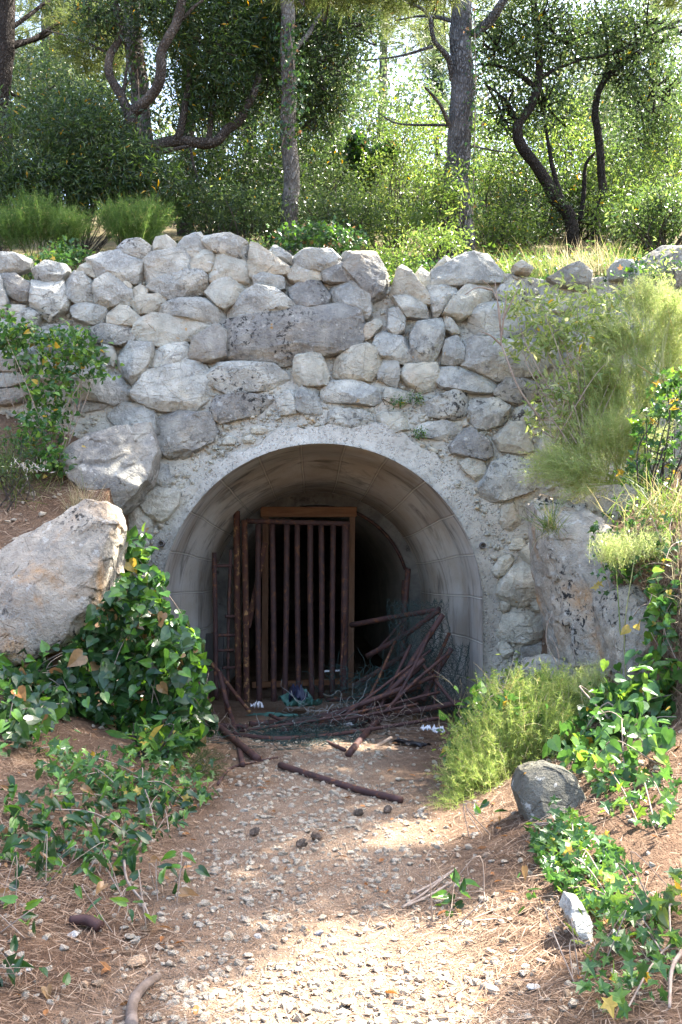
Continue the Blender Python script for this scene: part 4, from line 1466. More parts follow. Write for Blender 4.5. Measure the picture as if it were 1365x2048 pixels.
def sheet_fn(px0, px1, py0, py1, y0, y1, seed, cell_u, cell_v):
    def fn(u, v):
        a, b_ = u / cell_u, v / cell_v
        p = P(px0 + (px1 - px0) * a + 26 * math.sin(b_ * 7 + seed), py0 + (py1 - py0) * b_ + 14 * math.sin(a * 6 + seed) - 30 * a, y0 + (y1 - y0) * b_ + .12 * math.sin(a * 9 + b_ * 5 + seed))
        return (p[0], p[1], max(p[2], .012))
    return fn


cc = P(760, 1400, 9.7)
t = thing('wire_netting', 'tangled green wire netting draped over the pipes right of the gate', 'wire mesh', (cc[0], cc[1], 0), 'green wire netting in the tunnel mouth')
netting(sheet_fn(690, 850, 1360, 1450, 10.0, 9.45, 0.5, 24, 16), 20, 14, .0019).build('netting', M['wire'], t)
squiggles(140, P(735, 1375, 9.7), (.26, .10, .11), .30, .0026, 11).build('loose_wires', M['wire'], t)
squiggles(34, P(700, 1420, 9.4), (.24, .05, .04), .32, .0020, 12).build('bare_wires', M['bare_wire'], t)
cc = P(580, 1490, 8.9)
t = thing('wire_netting', 'flattened heap of green wire netting on the ground under the pipes', 'wire mesh', (cc[0], cc[1], 0), 'green wire netting in the tunnel mouth')
netting(sheet_fn(470, 720, 1455, 1525, 9.3, 8.35, 2.0, 30, 16), 30, 18, .0024).build('netting', M['wire'], t)
squiggles(360, P(585, 1492, 8.75), (.26, .22, .05), .28, .0026, 21).build('loose_wires', M['wire'], t)
squiggles(40, P(620, 1462, 9.1), (.28, .10, .04), .26, .0020, 22).build('bare_wires', M['bare_wire'], t)
t = tag(squiggles(64, P(800, 1450, 9.1), (.16, .10, .05), .26, .0018, 24).build('dry_twigs', M['twig'], None, True, P(790, 1475, 9.0)), 'thicket of dry pale stalks in front of the pipes on the right', 'dry stalks')
t = tag(squiggles(60, P(415, 1490, 8.7), (.13, .12, .06), .28, .0022, 25).build('dry_twigs', M['twig'], None, True, P(420, 1500, 8.7)), 'thicket of dry pale stalks below the ivy left of the pipes', 'dry stalks')

# ------------------------------------------------------------------ litter
def crumple(c, sx, sy, sz, mat, name, label, cat, seed=1, n=16, group=None):
    rg = np.random.default_rng(seed)
    u, v = np.meshgrid(np.linspace(-1, 1, n), np.linspace(-1, 1, n))
    q = np.stack([u, v, 0 * u], -1)
    fold = fbm(np.stack([u * 1.6 + seed * 3, v * 1.6, 0 * u + seed], -1), 4)
    edge = 1 + .25 * fbm(np.stack([u * 2 + seed, v * 2, 0 * u + 9], -1), 3)
    X = u * sx * edge
    Y = v * sy * edge
    Z = np.abs(fold) * sz * 1.6 + 0.012
    a = rg.uniform(0, 6.28)
    V = np.stack([c[0] + X * math.cos(a) - Y * math.sin(a), c[1] + X * math.sin(a) + Y * math.cos(a), c[2] + Z], -1).reshape(-1, 3)
    i = np.arange(n - 1)[:, None] * n
    j = np.arange(n - 1)[None]
    F = np.stack([i + j, i + j + 1, i + n + j + 1, i + n + j], -1).reshape(-1, 4)
    V2 = V - (0, 0, .004)
    mb = MB().add(V, F).add(V2, F[:, ::-1])
    return tag(mb.build(name, mat, None, True, c), label, cat, group)


def gp(px, py):
    return on_ground(px, py)[0]


crumple(P(516, 1418, 9.9), .05, .05, .07, M['paper'], 'paper_scrap', 'white paper scrap below the gate post', 'paper scrap', 3)
crumple(P(676, 1500, 8.55), .06, .04, .05, M['paper'], 'paper_scrap', 'white paper scrap at the left end of the forked dead branch', 'paper scrap', 4)
crumple(P(852, 1462, 8.9), .055, .04, .05, M['paper'], 'paper_scrap', 'white paper scrap below the low pipe on the right', 'paper scrap', 5)
crumple(P(878, 1467, 8.8), .05, .05, .07, M['paper'], 'paper_scrap', 'crumpled white tissue nearest the bright bush', 'paper scrap', 6)
crumple(P(441, 1524, 8.1), .08, .03, .03, M['paper'], 'paper_scrap', 'long torn white paper strip below the ivy', 'paper scrap', 7)
crumple(P(697, 1452, 9.25), .04, .03, .03, M['paper'], 'paper_scrap', 'small white scrap in the wire under the long pipe', 'paper scrap', 8)
crumple(P(600, 1412, 10.2), .20, .16, .16, M['plastic_green'], 'plastic_sheet', 'dull green plastic sheet on the tunnel floor at the gate foot', 'plastic sheet', 9, 26)
crumple(P(548, 1434, 9.95), .24, .07, .04, M['plastic_green'], 'plastic_sheet', 'flat green plastic strip in front of the gate bars', 'plastic sheet', 10, 22)
crumple(P(598, 1404, 10.25), .13, .10, .20, M['plastic_navy'], 'plastic_bag', 'dark navy plastic bag lying on the green sheet', 'plastic bag', 12, 22)
crumple(P(820, 1490, 8.5), .18, .07, .04, M['plastic_black'], 'plastic_bag', 'flat grey-black plastic scrap by the bright bush', 'plastic bag', 13, 18)
c = P(727, 1505, 8.45)
q = spath([c + (-.045, 0, .035), c + (0, .005, .04), c + (.05, -.01, .035)], 4)
o = obj('drink_can', *tube(q, [.030, .034, .031, .024, .026, .031, .034, .034, .028][:len(q)], 14, True, .25, 18), M['can_blue'], base=c)
tag(o, 'crushed blue and white drink can beside the forked dead branch', 'can')
o = obj('white_rod', *tube(spath([P(647, 1343, 11.3), P(683, 1341, 11.3)], 4), .012, 8), M['paper'], base=P(647, 1343, 11.3))
tag(o, 'thin white stick lying across the gate bars near their foot', 'stick')

mb = MB()
mb.add(*tube(spath([P(700, 1521, 8.15), P(735, 1505, 8.3), P(760, 1490, 8.4), P(783, 1476, 8.5)], 6), np.linspace(.022, .016, 19), 8, True, .2, 20))
mb.add(*tube(spath([P(703, 1520, 8.15), P(690, 1510, 8.2), P(674, 1498, 8.3)], 6), np.linspace(.016, .008, 13), 8, True, .2, 20))
tag(mb.build('dead_branch', M['deadwood'], None, True, P(700, 1522, 8.1)), 'pale forked dead branch lying in front of the pipe heap', 'branch')
g0 = gp(270, 2040)
mb = MB().add(*tube(spath([gp(262, 2070) + (0, 0, .02), gp(268, 2020) + (0, 0, .03), gp(290, 1990) + (0, 0, .03), gp(318, 1968) + (0, 0, .02)], 6), np.linspace(.022, .013, 19), 10, True, .25, 15))
tag(mb.build('dead_branch', M['deadwood'], None, True, g0), 'thick brown dead branch at the bottom edge of the photo', 'branch')
mb = MB()
for a in (((805, 1825), (850, 1795), (900, 1760)), ((815, 1822), (860, 1800), (905, 1775)), ((830, 1800), (870, 1775), (915, 1745))):
    mb.add(*tube(spath([gp(*q) + (0, 0, .02) for q in a], 6), .006, 6, True, .2, 30))
tag(mb.build('dead_branch', M['twig'], None, True, gp(805, 1825)), 'bundle of thin dry twigs at the right edge of the path', 'branch')
mb = MB().add(*tube(spath([gp(248, 1725) + (0, 0, .02), gp(255, 1775) + (0, 0, .03), gp(285, 1815) + (0, 0, .02), gp(302, 1850) + (0, 0, .015)], 6), np.linspace(.007, .004, 19), 6, True, .2, 30))
tag(mb.build('dead_branch', M['twig'], None, True, gp(248, 1725)), 'thin pale crooked twig among the left bank leaves', 'branch')
mb = MB().add(*tube(spath([gp(1365, 1930) + (0, 0, .03), gp(1345, 1975) + (0, 0, .05), gp(1340, 2040) + (0, 0, .03)], 6), np.linspace(.008, .005, 13), 7, True, .2, 30))
tag(mb.build('dead_branch', M['twig'], None, True, gp(1345, 2000)), 'bleached stick at the lower right corner', 'branch')
mb = MB().add(*tube(spath([gp(140, 1850) + (0, 0, .02), gp(175, 1858) + (0, 0, .03), gp(200, 1872) + (0, 0, .02)], 6), np.linspace(.018, .026, 13), 10, True, .25, 15))
tag(mb.build('bark_piece', M['rust'], None, True, gp(170, 1860)), 'dark red-brown piece of bark lying on the left bank', 'bark')

# ------------------------------------------------------------------ trees and shrubs above the wall
def hz(x, y):
    return float(HU(np.array([x]), np.array([y]))[0])


def limb(mb, pts, depth, r0, r1, sides=10, root=False, dd=0.0, rough=.12):
    W = [np.array(q_, float) if len(q_) == 3 else P(q_[0], q_[1], depth + dd * k / max(1, len(pts) - 1)) for k, q_ in enumerate(pts)]
    if root:
        x, y = W[0][0], W[0][1]
        W.insert(0, np.array((x + .02, y, hz(x, y) - .15)))
        if W[0][2] > W[1][2] - .05:
            W.pop(1)
    q = spath(W, 6)
    jit = fbm3(q * 2.6 + 5, 3) * min(.05, r0 * .7)
    jit[0] = 0
    q = q + jit * np.array((1, .6, .5))
    mb.add(*tube(q, np.linspace(r0, r1, len(q)) * (1 + .06 * fbm(q * 3, 2)), sides, True, rough, 6))
    return q


def twigs(mb, blobs, n, r=.011, L=.6):
    for c, rad_, _ in blobs:
        for _i in range(n):
            d = rdir(1)[0]
            p0 = np.asarray(c) + d * np.asarray(rad_) * .25
            p1 = np.asarray(c) + d * np.asarray(rad_) * random.uniform(.7, 1.0) + (0, 0, .1)
            m = (p0 + p1) / 2 + RNG.normal(size=3) * .12
            mb.add(*tube(spath([p0, m, p1], 4), np.linspace(r * 1.6, r * .5, 9), 5, False))


TG = 'trees on the slope above the wall'


def tree(name, label, limbs, bark, crown, cmat, base, cat='tree', twn=16, depth=None):
    t = thing(name, label, cat, base, TG)
    mb = MB()
    for L in limbs:
        limb(mb, **L)
    if crown:
        twigs(mb, crown['blobs'], twn)
    mb.build('trunk', M[bark], t)
    if crown:
        if crown['kind'] == 'pine':
            V, F = tufts(crown['blobs'], crown['n'], crown.get('len', .13), crown.get('per', 12), crown.get('wid', .008))
        else:
            V, F = leafy(crown.get('tpl', T_LANCE), crown['blobs'], crown['n'], crown['size'], crown.get('cr', .12), crown.get('per', 16), crown.get('bias', (0, 0, .3)), crown.get('hollow', .3))
        obj('crown', V, F, M[cmat], t, False)
    return t


def shade(gx, gy, gz=0.0, z=8.0, r=.5, w=.4):
    """unseen pine bough, added high up to shade the ground at (gx,gy)"""
    for _ in range(6):
        y_ = gy + SUN.y * (z - gz) / SUN.z
        z = max(8.0, CAMZ + .57 * y_ + .42)
    t_ = (z - gz) / SUN.z
    return (np.array((gx + SUN.x * t_, gy + SUN.y * t_, z)), (r, r, r * .5), w)


def Bl(px, py, y, rx, ry=None, rz=None, w=1.0):
    """a leafy mass centred on a sight line"""
    return (P(px, py, y), (rx, ry or rx, rz or rx * .8), w)


def W_(x, y, z, rx, ry=None, rz=None, w=1.0):
    return (np.array((x, y, z), float), (rx, ry or rx, rz or rx * .8), w)


def base_at(px, depth):
    x = (px - 682.5) / FPX * depth
    return (x, depth, hz(x, depth))


# big pine right of centre; unseen boughs added to its crown for their shade
b0 = base_at(920, 13)
tree('pine_tree', 'thick grey-barked pine trunk right of centre, standing on the wall top', [
    dict(pts=[(920, 468), (917, 420), (920, 250), (924, 100), (926, 0), (930, -250), (936, -520)], depth=13, r0=.19, r1=.12, sides=18, root=True, rough=.08),
    dict(pts=[(905, 262), (880, 210), (850, 175)], depth=13, r0=.035, r1=.014, dd=-.6),
    dict(pts=[(905, 160), (898, 118), (870, 80), (855, 28), (805, 0), (760, -20)], depth=13, r0=.045, r1=.012, dd=-.8),
    dict(pts=[(905, 42), (850, 32), (790, 42)], depth=13, r0=.03, r1=.008, dd=.5),
    dict(pts=[(866, 93), (800, 112), (722, 122)], depth=12.7, r0=.022, r1=.007, dd=.4),
    dict(pts=[(903, 250), (800, 248), (755, 225)], depth=13, r0=.02, r1=.006, dd=.6),
    dict(pts=[(948, 75), (985, 35), (1008, 2), (1040, -60)], depth=13, r0=.07, r1=.05, dd=-.4),
    dict(pts=[(945, 292), (1000, 303), (1035, 305)], depth=13, r0=.014, r1=.006, dd=.3),
    dict(pts=[(930, -200), (1050, -300), (1200, -330)], depth=13, r0=.08, r1=.03, dd=.5),
    dict(pts=[(1.65, 13, 9.4), (2.3, 11.3, 8.9), (2.9, 9.6, 8.3), (3.4, 8.0, 7.9)], depth=13, r0=.07, r1=.02),  # world-space limbs: unseen, added to carry the shading boughs
    dict(pts=[(2.3, 11.3, 8.9), (3.4, 10.4, 8.2), (4.2, 9.6, 8.0)], depth=13, r0=.04, r1=.015),
    dict(pts=[(2.0, 12.0, 8.8), (1.7, 11.0, 8.6), (1.6, 10.4, 8.5)], depth=13, r0=.03, r1=.015),
    dict(pts=[(930, -260), (800, -340), (640, -380)], depth=13, r0=.08, r1=.03, dd=-.8),
], 'bark_pine', dict(kind='pine', n=13000, per=16, wid=.010, len=.16, blobs=[W_(1.6, 13, 11.5, 2.0, 2.0, 1.0), W_(3.1, 13.6, 10.9, 1.1, 1.1, .5), W_(-.2, 12.6, 10.6, 1.3, 1.2, .6), W_(1.6, 14.6, 10.4, 1.3)] + [shade(*q) for q in (  # after the crown masses, unseen boughs added to cast shade
        (-1.7, 5.6), (-1.2, 4.6), (-.7, 4.2), (-.9, 5.3), (-1.6, 3.4), (-2.4, 5.2), (-.35, 5.6), (-1.9, 4.1), (-1.0, 3.6), (-2.1, 6.6), (-1.2, 6.2), (.2, 4.8), (.5, 4.9),
        (-.5, 6.4), (-1.9, 7.4, .6), (-2.0, 7.7, 1.5, 8.6), (-2.6, 7.7, 1.4, 8.6), (-2.6, 8.6, 1.9, 8.9), (-1.4, 7.2), (-.25, 6.1), (-.7, 6.8), (-.9, 4.5), (-1.5, 5.1), (-2.0, 4.7), (-1.2, 3.0), (1.0, 3.2), (.25, 7.0), (-.3, 6.9), (-.9, 7.6), (-.9, 8.4), (.1, 6.4), (-1.5, 2.9), (-.9, 3.2), (-1.4, 3.9), (-1.7, 4.7), (-2.1, 5.6), (-1.0, 5.8), (-.6, 4.8), (-3.0, 9.2, 3.2), (-2.7, 9.0, 2.5), (-3.0, 9.2, 3.8), (-1.6, 6.8), (-2.2, 7.4, .8), (-.05, 7.6), (-.55, 8.1))]), 'l_pine', b0)

b1 = base_at(580, 12.9)
tree('pine_tree', 'slender mottled pine trunk left of centre with leafy ivy on it', [
    dict(pts=[(580, 452), (582, 380), (578, 250), (577, 120), (574, 0), (572, -260)], depth=12.9, r0=.125, r1=.085, sides=16, root=True, rough=.08),
    dict(pts=[(578, 120), (620, 60), (665, -10)], depth=12.95, r0=.04, r1=.02, dd=.5)],
    'bark_pale', dict(kind='pine', n=1500, per=14, wid=.010, len=.16, blobs=[W_(-1.0, 15.2, 11.2, 1.7, 1.7, .8), W_(.3, 15.6, 10.7, 1.0, 1.0, .5)]), 'l_pine', b1)
b2 = base_at(292, 13.3)
tree('pine_tree', 'pale pine trunk rising behind the forked brown tree', [
    dict(pts=[(300, 420), (290, 280), (275, 150), (262, 0), (255, -200)], depth=13.3, r0=.15, r1=.11, sides=16, root=True, rough=.08),
    dict(pts=[(268, 90), (235, 40), (215, -20)], depth=13.35, r0=.05, r1=.035)],
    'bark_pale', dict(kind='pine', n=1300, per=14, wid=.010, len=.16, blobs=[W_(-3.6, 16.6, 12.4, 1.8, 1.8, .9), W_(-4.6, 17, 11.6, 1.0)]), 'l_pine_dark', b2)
b3 = base_at(8, 14)
tree('pine_tree', 'dark pine trunk cut by the left edge of the photo', [
    dict(pts=[(0, 420), (5, 200), (12, 60), (18, -60), (22, -220)], depth=14, r0=.16, r1=.11, sides=14, root=True, rough=.08),
    dict(pts=[(20, 95), (70, 75), (130, 40)], depth=14, r0=.05, r1=.015, dd=.6),
    dict(pts=[(15, 90), (90, 70), (150, 30), (200, -10)], depth=14.1, r0=.045, r1=.015, dd=1.0),
    dict(pts=[(10, 180), (60, 200), (110, 170)], depth=14, r0=.03, r1=.01, dd=.3),
    dict(pts=[(15, 60), (60, 30), (100, 0)], depth=14, r0=.04, r1=.02, dd=.5)],
    'bark_dark', dict(kind='pine', n=1100, per=14, wid=.010, len=.16, blobs=[W_(-4.7, 14.2, 10.4, 1.5, 1.5, .7), W_(-3.7, 14.6, 9.4, .6)]), 'l_pine', b3)
# distant thin pines
for px, d_, r_, lab in ((108, 24, .13, 'distant thin pine trunk at the far left among glowing needles'), (85, 21, .15, 'leaning brownish pine stem in the bright left gap'),
                        (498, 19, .15, 'grey leaning trunk behind the horizontal bough'), (665, 24, .20, 'distant pine trunk right of the slender mottled one'),
                        (372, 18, .16, 'shadowed dark trunk below the horizontal bough'), (1300, 25, .16, 'distant pine stem in the bright right-hand foliage'), (760, 30, .16, 'far pine stem in the pale gap left of the thick trunk')):
    b_ = base_at(px, d_)
    x = b_[0]
    tree('pine_tree', lab, [dict(pts=[(px, 420), (px + 4, 250), (px + 8, 80), (px + 14, -120)], depth=d_, r0=r_, r1=r_ * .7, sides=12, root=True)], 'bark_pale' if d_ > 19 else 'bark_dark',
         dict(kind='pine', n=900, per=12, wid=.014, len=.2, blobs=[W_(x, d_, b_[2] + 7.2, 2.0, 2.0, 1.0), W_(x + 1.0, d_ - .5, b_[2] + 5.2, 1.3, 1.2, .6), W_(x - 1.2, d_ + .4, b_[2] + 4.4, 1.3, 1.2, .6)]), 'l_pine', b_)

# forked brown tree and its dark leaves
bo = base_at(255, 12.6)
tree('evergreen_oak', 'forked brown tree with twisting limbs at the upper left', [
    dict(pts=[(252, 330), (253, 270), (260, 228)], depth=12.6, r0=.10, r1=.085, root=True),
    dict(pts=[(258, 235), (240, 190), (220, 155), (217, 115), (240, 75), (232, 20), (218, -30)], depth=12.6, r0=.065, r1=.04),
    dict(pts=[(262, 225), (300, 195), (318, 160), (325, 95), (350, 45), (365, -20), (375, -80)], depth=12.6, r0=.08, r1=.05, dd=-.4),
    dict(pts=[(362, 40), (390, 12), (420, -10)], depth=12.4, r0=.025, r1=.012),
    dict(pts=[(245, 195), (250, 165), (255, 130)], depth=12.7, r0=.03, r1=.015),
    dict(pts=[(225, 110), (160, 80), (90, 60)], depth=12.7, r0=.02, r1=.008, dd=.6)],
    'bark_olive', dict(kind='leaf', tpl=T_LANCE, n=24000, size=.10, cr=.13, per=14, hollow=.15, blobs=[Bl(415, 90, 13.0, .55, .5, .75, 1.0), Bl(430, 190, 13.2, .45, .45, .4, .7), Bl(200, 40, 12.6, .35, .4, .3, .3), Bl(330, 20, 12.8, .5, .5, .3, .45),
                      Bl(480, 60, 13.4, .5, .5, .6, .9), Bl(380, -90, 12.8, 1.0, .8, .5, 1.0), Bl(240, -110, 12.8, .9, .8, .5, .7)]), 'l_dark', bo)
bh = base_at(300, 12.9)
tree('evergreen_oak', 'low tree with a thick bough bending level to the right', [
    dict(pts=[(288, 330), (300, 302), (345, 283), (385, 285), (425, 288), (450, 262), (480, 240), (505, 195), (520, 150)], depth=12.9, r0=.10, r1=.045, root=True, dd=.3),
    dict(pts=[(355, 280), (368, 235), (376, 180), (382, 120)], depth=12.95, r0=.06, r1=.035),
    dict(pts=[(415, 285), (420, 250), (423, 225)], depth=13.1, r0=.045, r1=.028),
    dict(pts=[(382, 292), (390, 340), (405, 385)], depth=13, r0=.022, r1=.008),
    dict(pts=[(300, 310), (345, 300), (380, 292)], depth=12.8, r0=.035, r1=.02)],
    'bark_olive', dict(kind='leaf', tpl=T_LANCE, n=20000, size=.095, cr=.12, per=14, hollow=.15, blobs=[Bl(540, 130, 13.6, .45, .5, .65), Bl(520, 40, 13.6, .5, .5, .5), Bl(640, 120, 13.8, .55, .5, .75), Bl(690, 60, 14, .45, .5, .5, .7), Bl(640, 220, 14, .4, .4, .4, .5), Bl(590, 20, 13.4, .5, .4, .4, .5), Bl(660, -60, 14, 1.1, .8, .5)]), 'l_dark', bh)

# curved dark trees on the right
bc = base_at(1140, 14)
tree('evergreen_oak', 'dark curved tree bending left then upright on the right slope', [
    dict(pts=[(1142, 442), (1112, 395), (1075, 335), (1042, 285), (1040, 250), (1068, 205), (1078, 130), (1074, 60), (1070, -40)], depth=14, r0=.10, r1=.045, root=True),
    dict(pts=[(1130, 420), (1112, 360), (1098, 300), (1090, 250)], depth=14.2, r0=.045, r1=.02),
    dict(pts=[(1040, 262), (1020, 210), (1000, 190), (975, 170)], depth=14, r0=.03, r1=.012),
    dict(pts=[(1072, 175), (1030, 145), (985, 130), (955, 128)], depth=14, r0=.04, r1=.012),
    dict(pts=[(1076, 160), (1120, 135), (1160, 122)], depth=14, r0=.035, r1=.012),
    dict(pts=[(1052, 240), (1020, 230), (985, 165)], depth=14.1, r0=.02, r1=.008)],
    'bark_dark', dict(kind='leaf', tpl=T_QUAD, n=13000, size=.065, cr=.13, per=12, hollow=.3, blobs=[Bl(1070, 60, 14, .55, .6, .5), Bl(1000, 110, 14, .45, .5, .4, .7), Bl(1130, 90, 14.2, .5, .5, .45, .8), Bl(1090, 210, 14.2, .4, .4, .3, .5), Bl(1010, 230, 14.2, .3, .4, .4, .35), Bl(1060, -70, 14, 1.1, .9, .5, 1)]), 'l_mid', bc)
bd = base_at(1190, 14.6)
tree('evergreen_oak', 'slim dark tree leaning to the right edge of the photo', [
    dict(pts=[(1188, 440), (1205, 390), (1200, 300), (1190, 235), (1205, 170), (1240, 130), (1300, 95), (1365, 62), (1430, 40)], depth=14.6, r0=.075, r1=.03, root=True),
    dict(pts=[(1158, 445), (1168, 380), (1172, 330), (1190, 305)], depth=14.7, r0=.04, r1=.02),
    dict(pts=[(1190, 200), (1215, 130), (1210, 60), (1190, 0)], depth=14.6, r0=.03, r1=.012),
    dict(pts=[(1150, 120), (1230, 105), (1290, 75), (1365, 40)], depth=14.4, r0=.03, r1=.02),
    dict(pts=[(1240, 130), (1290, 60), (1250, 10), (1180, -10)], depth=14.6, r0=.02, r1=.008)],
    'bark_dark', dict(kind='leaf', tpl=T_QUAD, n=15000, size=.065, cr=.14, per=12, hollow=.3, blobs=[Bl(1290, 60, 14.4, .65, .6, .4), Bl(1320, 190, 14.4, .5, .5, .6), Bl(1210, 60, 14.8, .5, .5, .4), Bl(1300, 280, 15, .6, .6, .5, .8), Bl(1250, 150, 14.6, .4, .4, .35, .5), Bl(1290, -80, 14.6, 1.2, .9, .5, 1)]), 'l_mid', bd)
# cypress seen in the sky gap
xb = base_at(868, 30)
t = thing('cypress_tree', 'tall narrow dark cypress against the sky beside the thick trunk', 'tree', xb, TG)
mb = MB()
limb(mb, [(874, 330), (870, 100), (862, -120)], 30, .12, .04, 8, True)
mb.build('trunk', M['bark_dark'], t)
V, F = leafy(T_LANCE, [Bl(880, 215, 30, .34, .4, .8, .7), Bl(874, 140, 30, .40, .4, 1.0), Bl(866, 50, 30, .42, .4, 1.0), Bl(858, -50, 30, .35, .4, 1.0), Bl(856, -130, 30, .2, .3, .8, .5)], 9000, .15, .08, 10, (0, 0, .8), 0)
obj('crown', V, F, M['l_cypress'], t, False)
# ivy-wrapped stump
ib = base_at(735, 15.5)
t = thing('ivy_stump', 'forked stump wrapped in dark ivy in the middle of the slope', 'stump', ib)
mb = MB()
limb(mb, [(735, 420), (732, 360), (725, 330), (712, 290)], 15.5, .09, .05, 10, True)
limb(mb, [(732, 355), (750, 320), (785, 300)], 15.5, .05, .03)
mb.build('trunk', M['bark_dark'], t)
V, F = leafy(T_IVY, [Bl(720, 335, 15.4, .13, .13, .28), Bl(712, 295, 15.4, .12, .12, .2), Bl(745, 330, 15.4, .15, .13, .16), Bl(775, 305, 15.4, .18, .14, .12)], 2600, .075, .04, 8, (0, -.8, .3), .4)
obj('ivy_leaves', V, F, M['l_ivy'], t, False)
# ivy creeping on the thick pine trunk and the slender one
def ivy_on(label, pts, depth, rad_, n, size=.05, mat='l_ivy'):
    q = spath([P(a, b, depth) for a, b in pts], 12)
    idx = RNG.integers(0, len(q), n)
    ang = RNG.uniform(-math.pi, 0.1, n)
    off = np.stack([np.cos(ang), np.sin(ang), 0 * ang], -1) * (rad_ + RNG.uniform(0, .05, n))[:, None]
    pos = q[idx] + off + RNG.normal(size=(n, 3)) * .05
    V, F = scatter(T_IVY, pos, rdir(n, (0, 0, -.6)), off / rad_ + rdir(n) * .6, size * RNG.uniform(.6, 1.3, n))
    mb = MB()
    mb.add(*tube(q + np.array((0.0, -rad_ * .9, 0)), .008, 5, False))
    t = thing('ivy_vine', label, 'ivy', q[0])
    obj('leaves', V, F, M[mat], t, False)
    mb.build('stem', M['twig'], t)
ivy_on('ivy climbing the right side of the thick pine trunk', [(944, 440), (948, 300), (950, 150), (948, 20)], 12.92, .07, 420)
ivy_on('leafy ivy hanging on the slender mottled trunk', [(565, 300), (590, 180), (580, 60)], 12.9, .12, 420, .06)
ivy_on('ivy on the pale trunk behind the forked brown tree', [(285, 330), (282, 200), (275, 110)], 13.25, .13, 300, .055)

# bushes standing on the slope
def bush(name, label, cat, blobs, n, size, mat, tpl=T_OVAL, cr=.08, per=10, bias=(0, -.2, .5), hollow=.45, base=None, stems=8, group=None, twmat='bark_olive', stem_r=.008):
    c = np.mean([b_[0] for b_ in blobs], 0)
    if base is None:
        base = (c[0], c[1], hz(c[0], c[1]) if c[1] > 10.2 else float(H(np.array([c[0]]), np.array([c[1]]))[0]))
    t = thing(name, label, cat, base, group)
    V, F = leafy(tpl, blobs, n, size, cr, per, bias, hollow)
    obj('leaves', V, F, M[mat], t, False)
    mb = MB()
    for b_ in blobs:
        for _ in range(stems):
            tip = np.asarray(b_[0]) + ball(1, .3)[0] * np.asarray(b_[1]) * .95
            rt = np.asarray(base) + RNG.normal(size=3) * (.08, .08, .0) + (0, 0, -.04)
            m_ = (tip + rt) / 2 + RNG.normal(size=3) * .10 + (0, 0, .08)
            mb.add(*tube(spath([rt, m_, tip], 5), np.linspace(stem_r, stem_r * .35, 11), 5, False))
    mb.build('stems', M[twmat], t)
    return t


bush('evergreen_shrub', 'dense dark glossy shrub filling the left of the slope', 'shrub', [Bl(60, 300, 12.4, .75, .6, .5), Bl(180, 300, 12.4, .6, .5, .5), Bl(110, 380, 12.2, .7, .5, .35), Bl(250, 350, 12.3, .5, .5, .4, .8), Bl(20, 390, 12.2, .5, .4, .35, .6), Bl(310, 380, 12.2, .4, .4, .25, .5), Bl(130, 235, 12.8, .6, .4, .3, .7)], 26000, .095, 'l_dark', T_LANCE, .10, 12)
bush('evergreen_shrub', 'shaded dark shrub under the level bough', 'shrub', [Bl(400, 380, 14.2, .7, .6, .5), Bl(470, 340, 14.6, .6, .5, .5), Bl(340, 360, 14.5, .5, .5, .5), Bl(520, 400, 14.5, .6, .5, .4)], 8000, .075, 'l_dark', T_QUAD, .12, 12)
BG = 'bushes in the sunlit undergrowth'
bspec = [
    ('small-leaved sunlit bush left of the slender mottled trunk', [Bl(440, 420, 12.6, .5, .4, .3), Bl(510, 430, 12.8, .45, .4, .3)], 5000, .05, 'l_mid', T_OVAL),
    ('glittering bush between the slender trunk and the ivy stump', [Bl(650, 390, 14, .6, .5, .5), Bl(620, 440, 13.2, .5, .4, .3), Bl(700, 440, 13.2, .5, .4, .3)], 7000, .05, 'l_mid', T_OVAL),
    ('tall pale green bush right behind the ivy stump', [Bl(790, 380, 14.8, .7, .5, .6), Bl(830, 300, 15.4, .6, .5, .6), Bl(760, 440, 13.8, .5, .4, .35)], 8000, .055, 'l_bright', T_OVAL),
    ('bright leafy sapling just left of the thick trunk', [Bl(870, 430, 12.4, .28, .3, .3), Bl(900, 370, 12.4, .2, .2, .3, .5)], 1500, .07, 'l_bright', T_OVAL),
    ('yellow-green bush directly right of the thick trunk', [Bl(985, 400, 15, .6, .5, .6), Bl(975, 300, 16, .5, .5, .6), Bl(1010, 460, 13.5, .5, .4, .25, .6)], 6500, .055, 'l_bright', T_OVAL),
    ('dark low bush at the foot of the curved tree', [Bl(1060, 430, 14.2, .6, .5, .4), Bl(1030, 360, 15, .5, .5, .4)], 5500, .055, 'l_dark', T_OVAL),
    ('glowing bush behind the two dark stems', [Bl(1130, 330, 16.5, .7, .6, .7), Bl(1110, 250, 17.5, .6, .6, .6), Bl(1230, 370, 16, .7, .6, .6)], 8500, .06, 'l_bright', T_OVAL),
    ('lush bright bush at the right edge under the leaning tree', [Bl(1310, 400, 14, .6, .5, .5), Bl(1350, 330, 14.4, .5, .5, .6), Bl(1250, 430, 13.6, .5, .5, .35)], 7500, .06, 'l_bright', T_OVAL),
    ('large-leaved bush on the wall top at the right edge', [Bl(1300, 440, 12.6, .5, .4, .22), Bl(1350, 420, 12.4, .4, .4, .3)], 2200, .075, 'l_mid', T_OVAL),
]
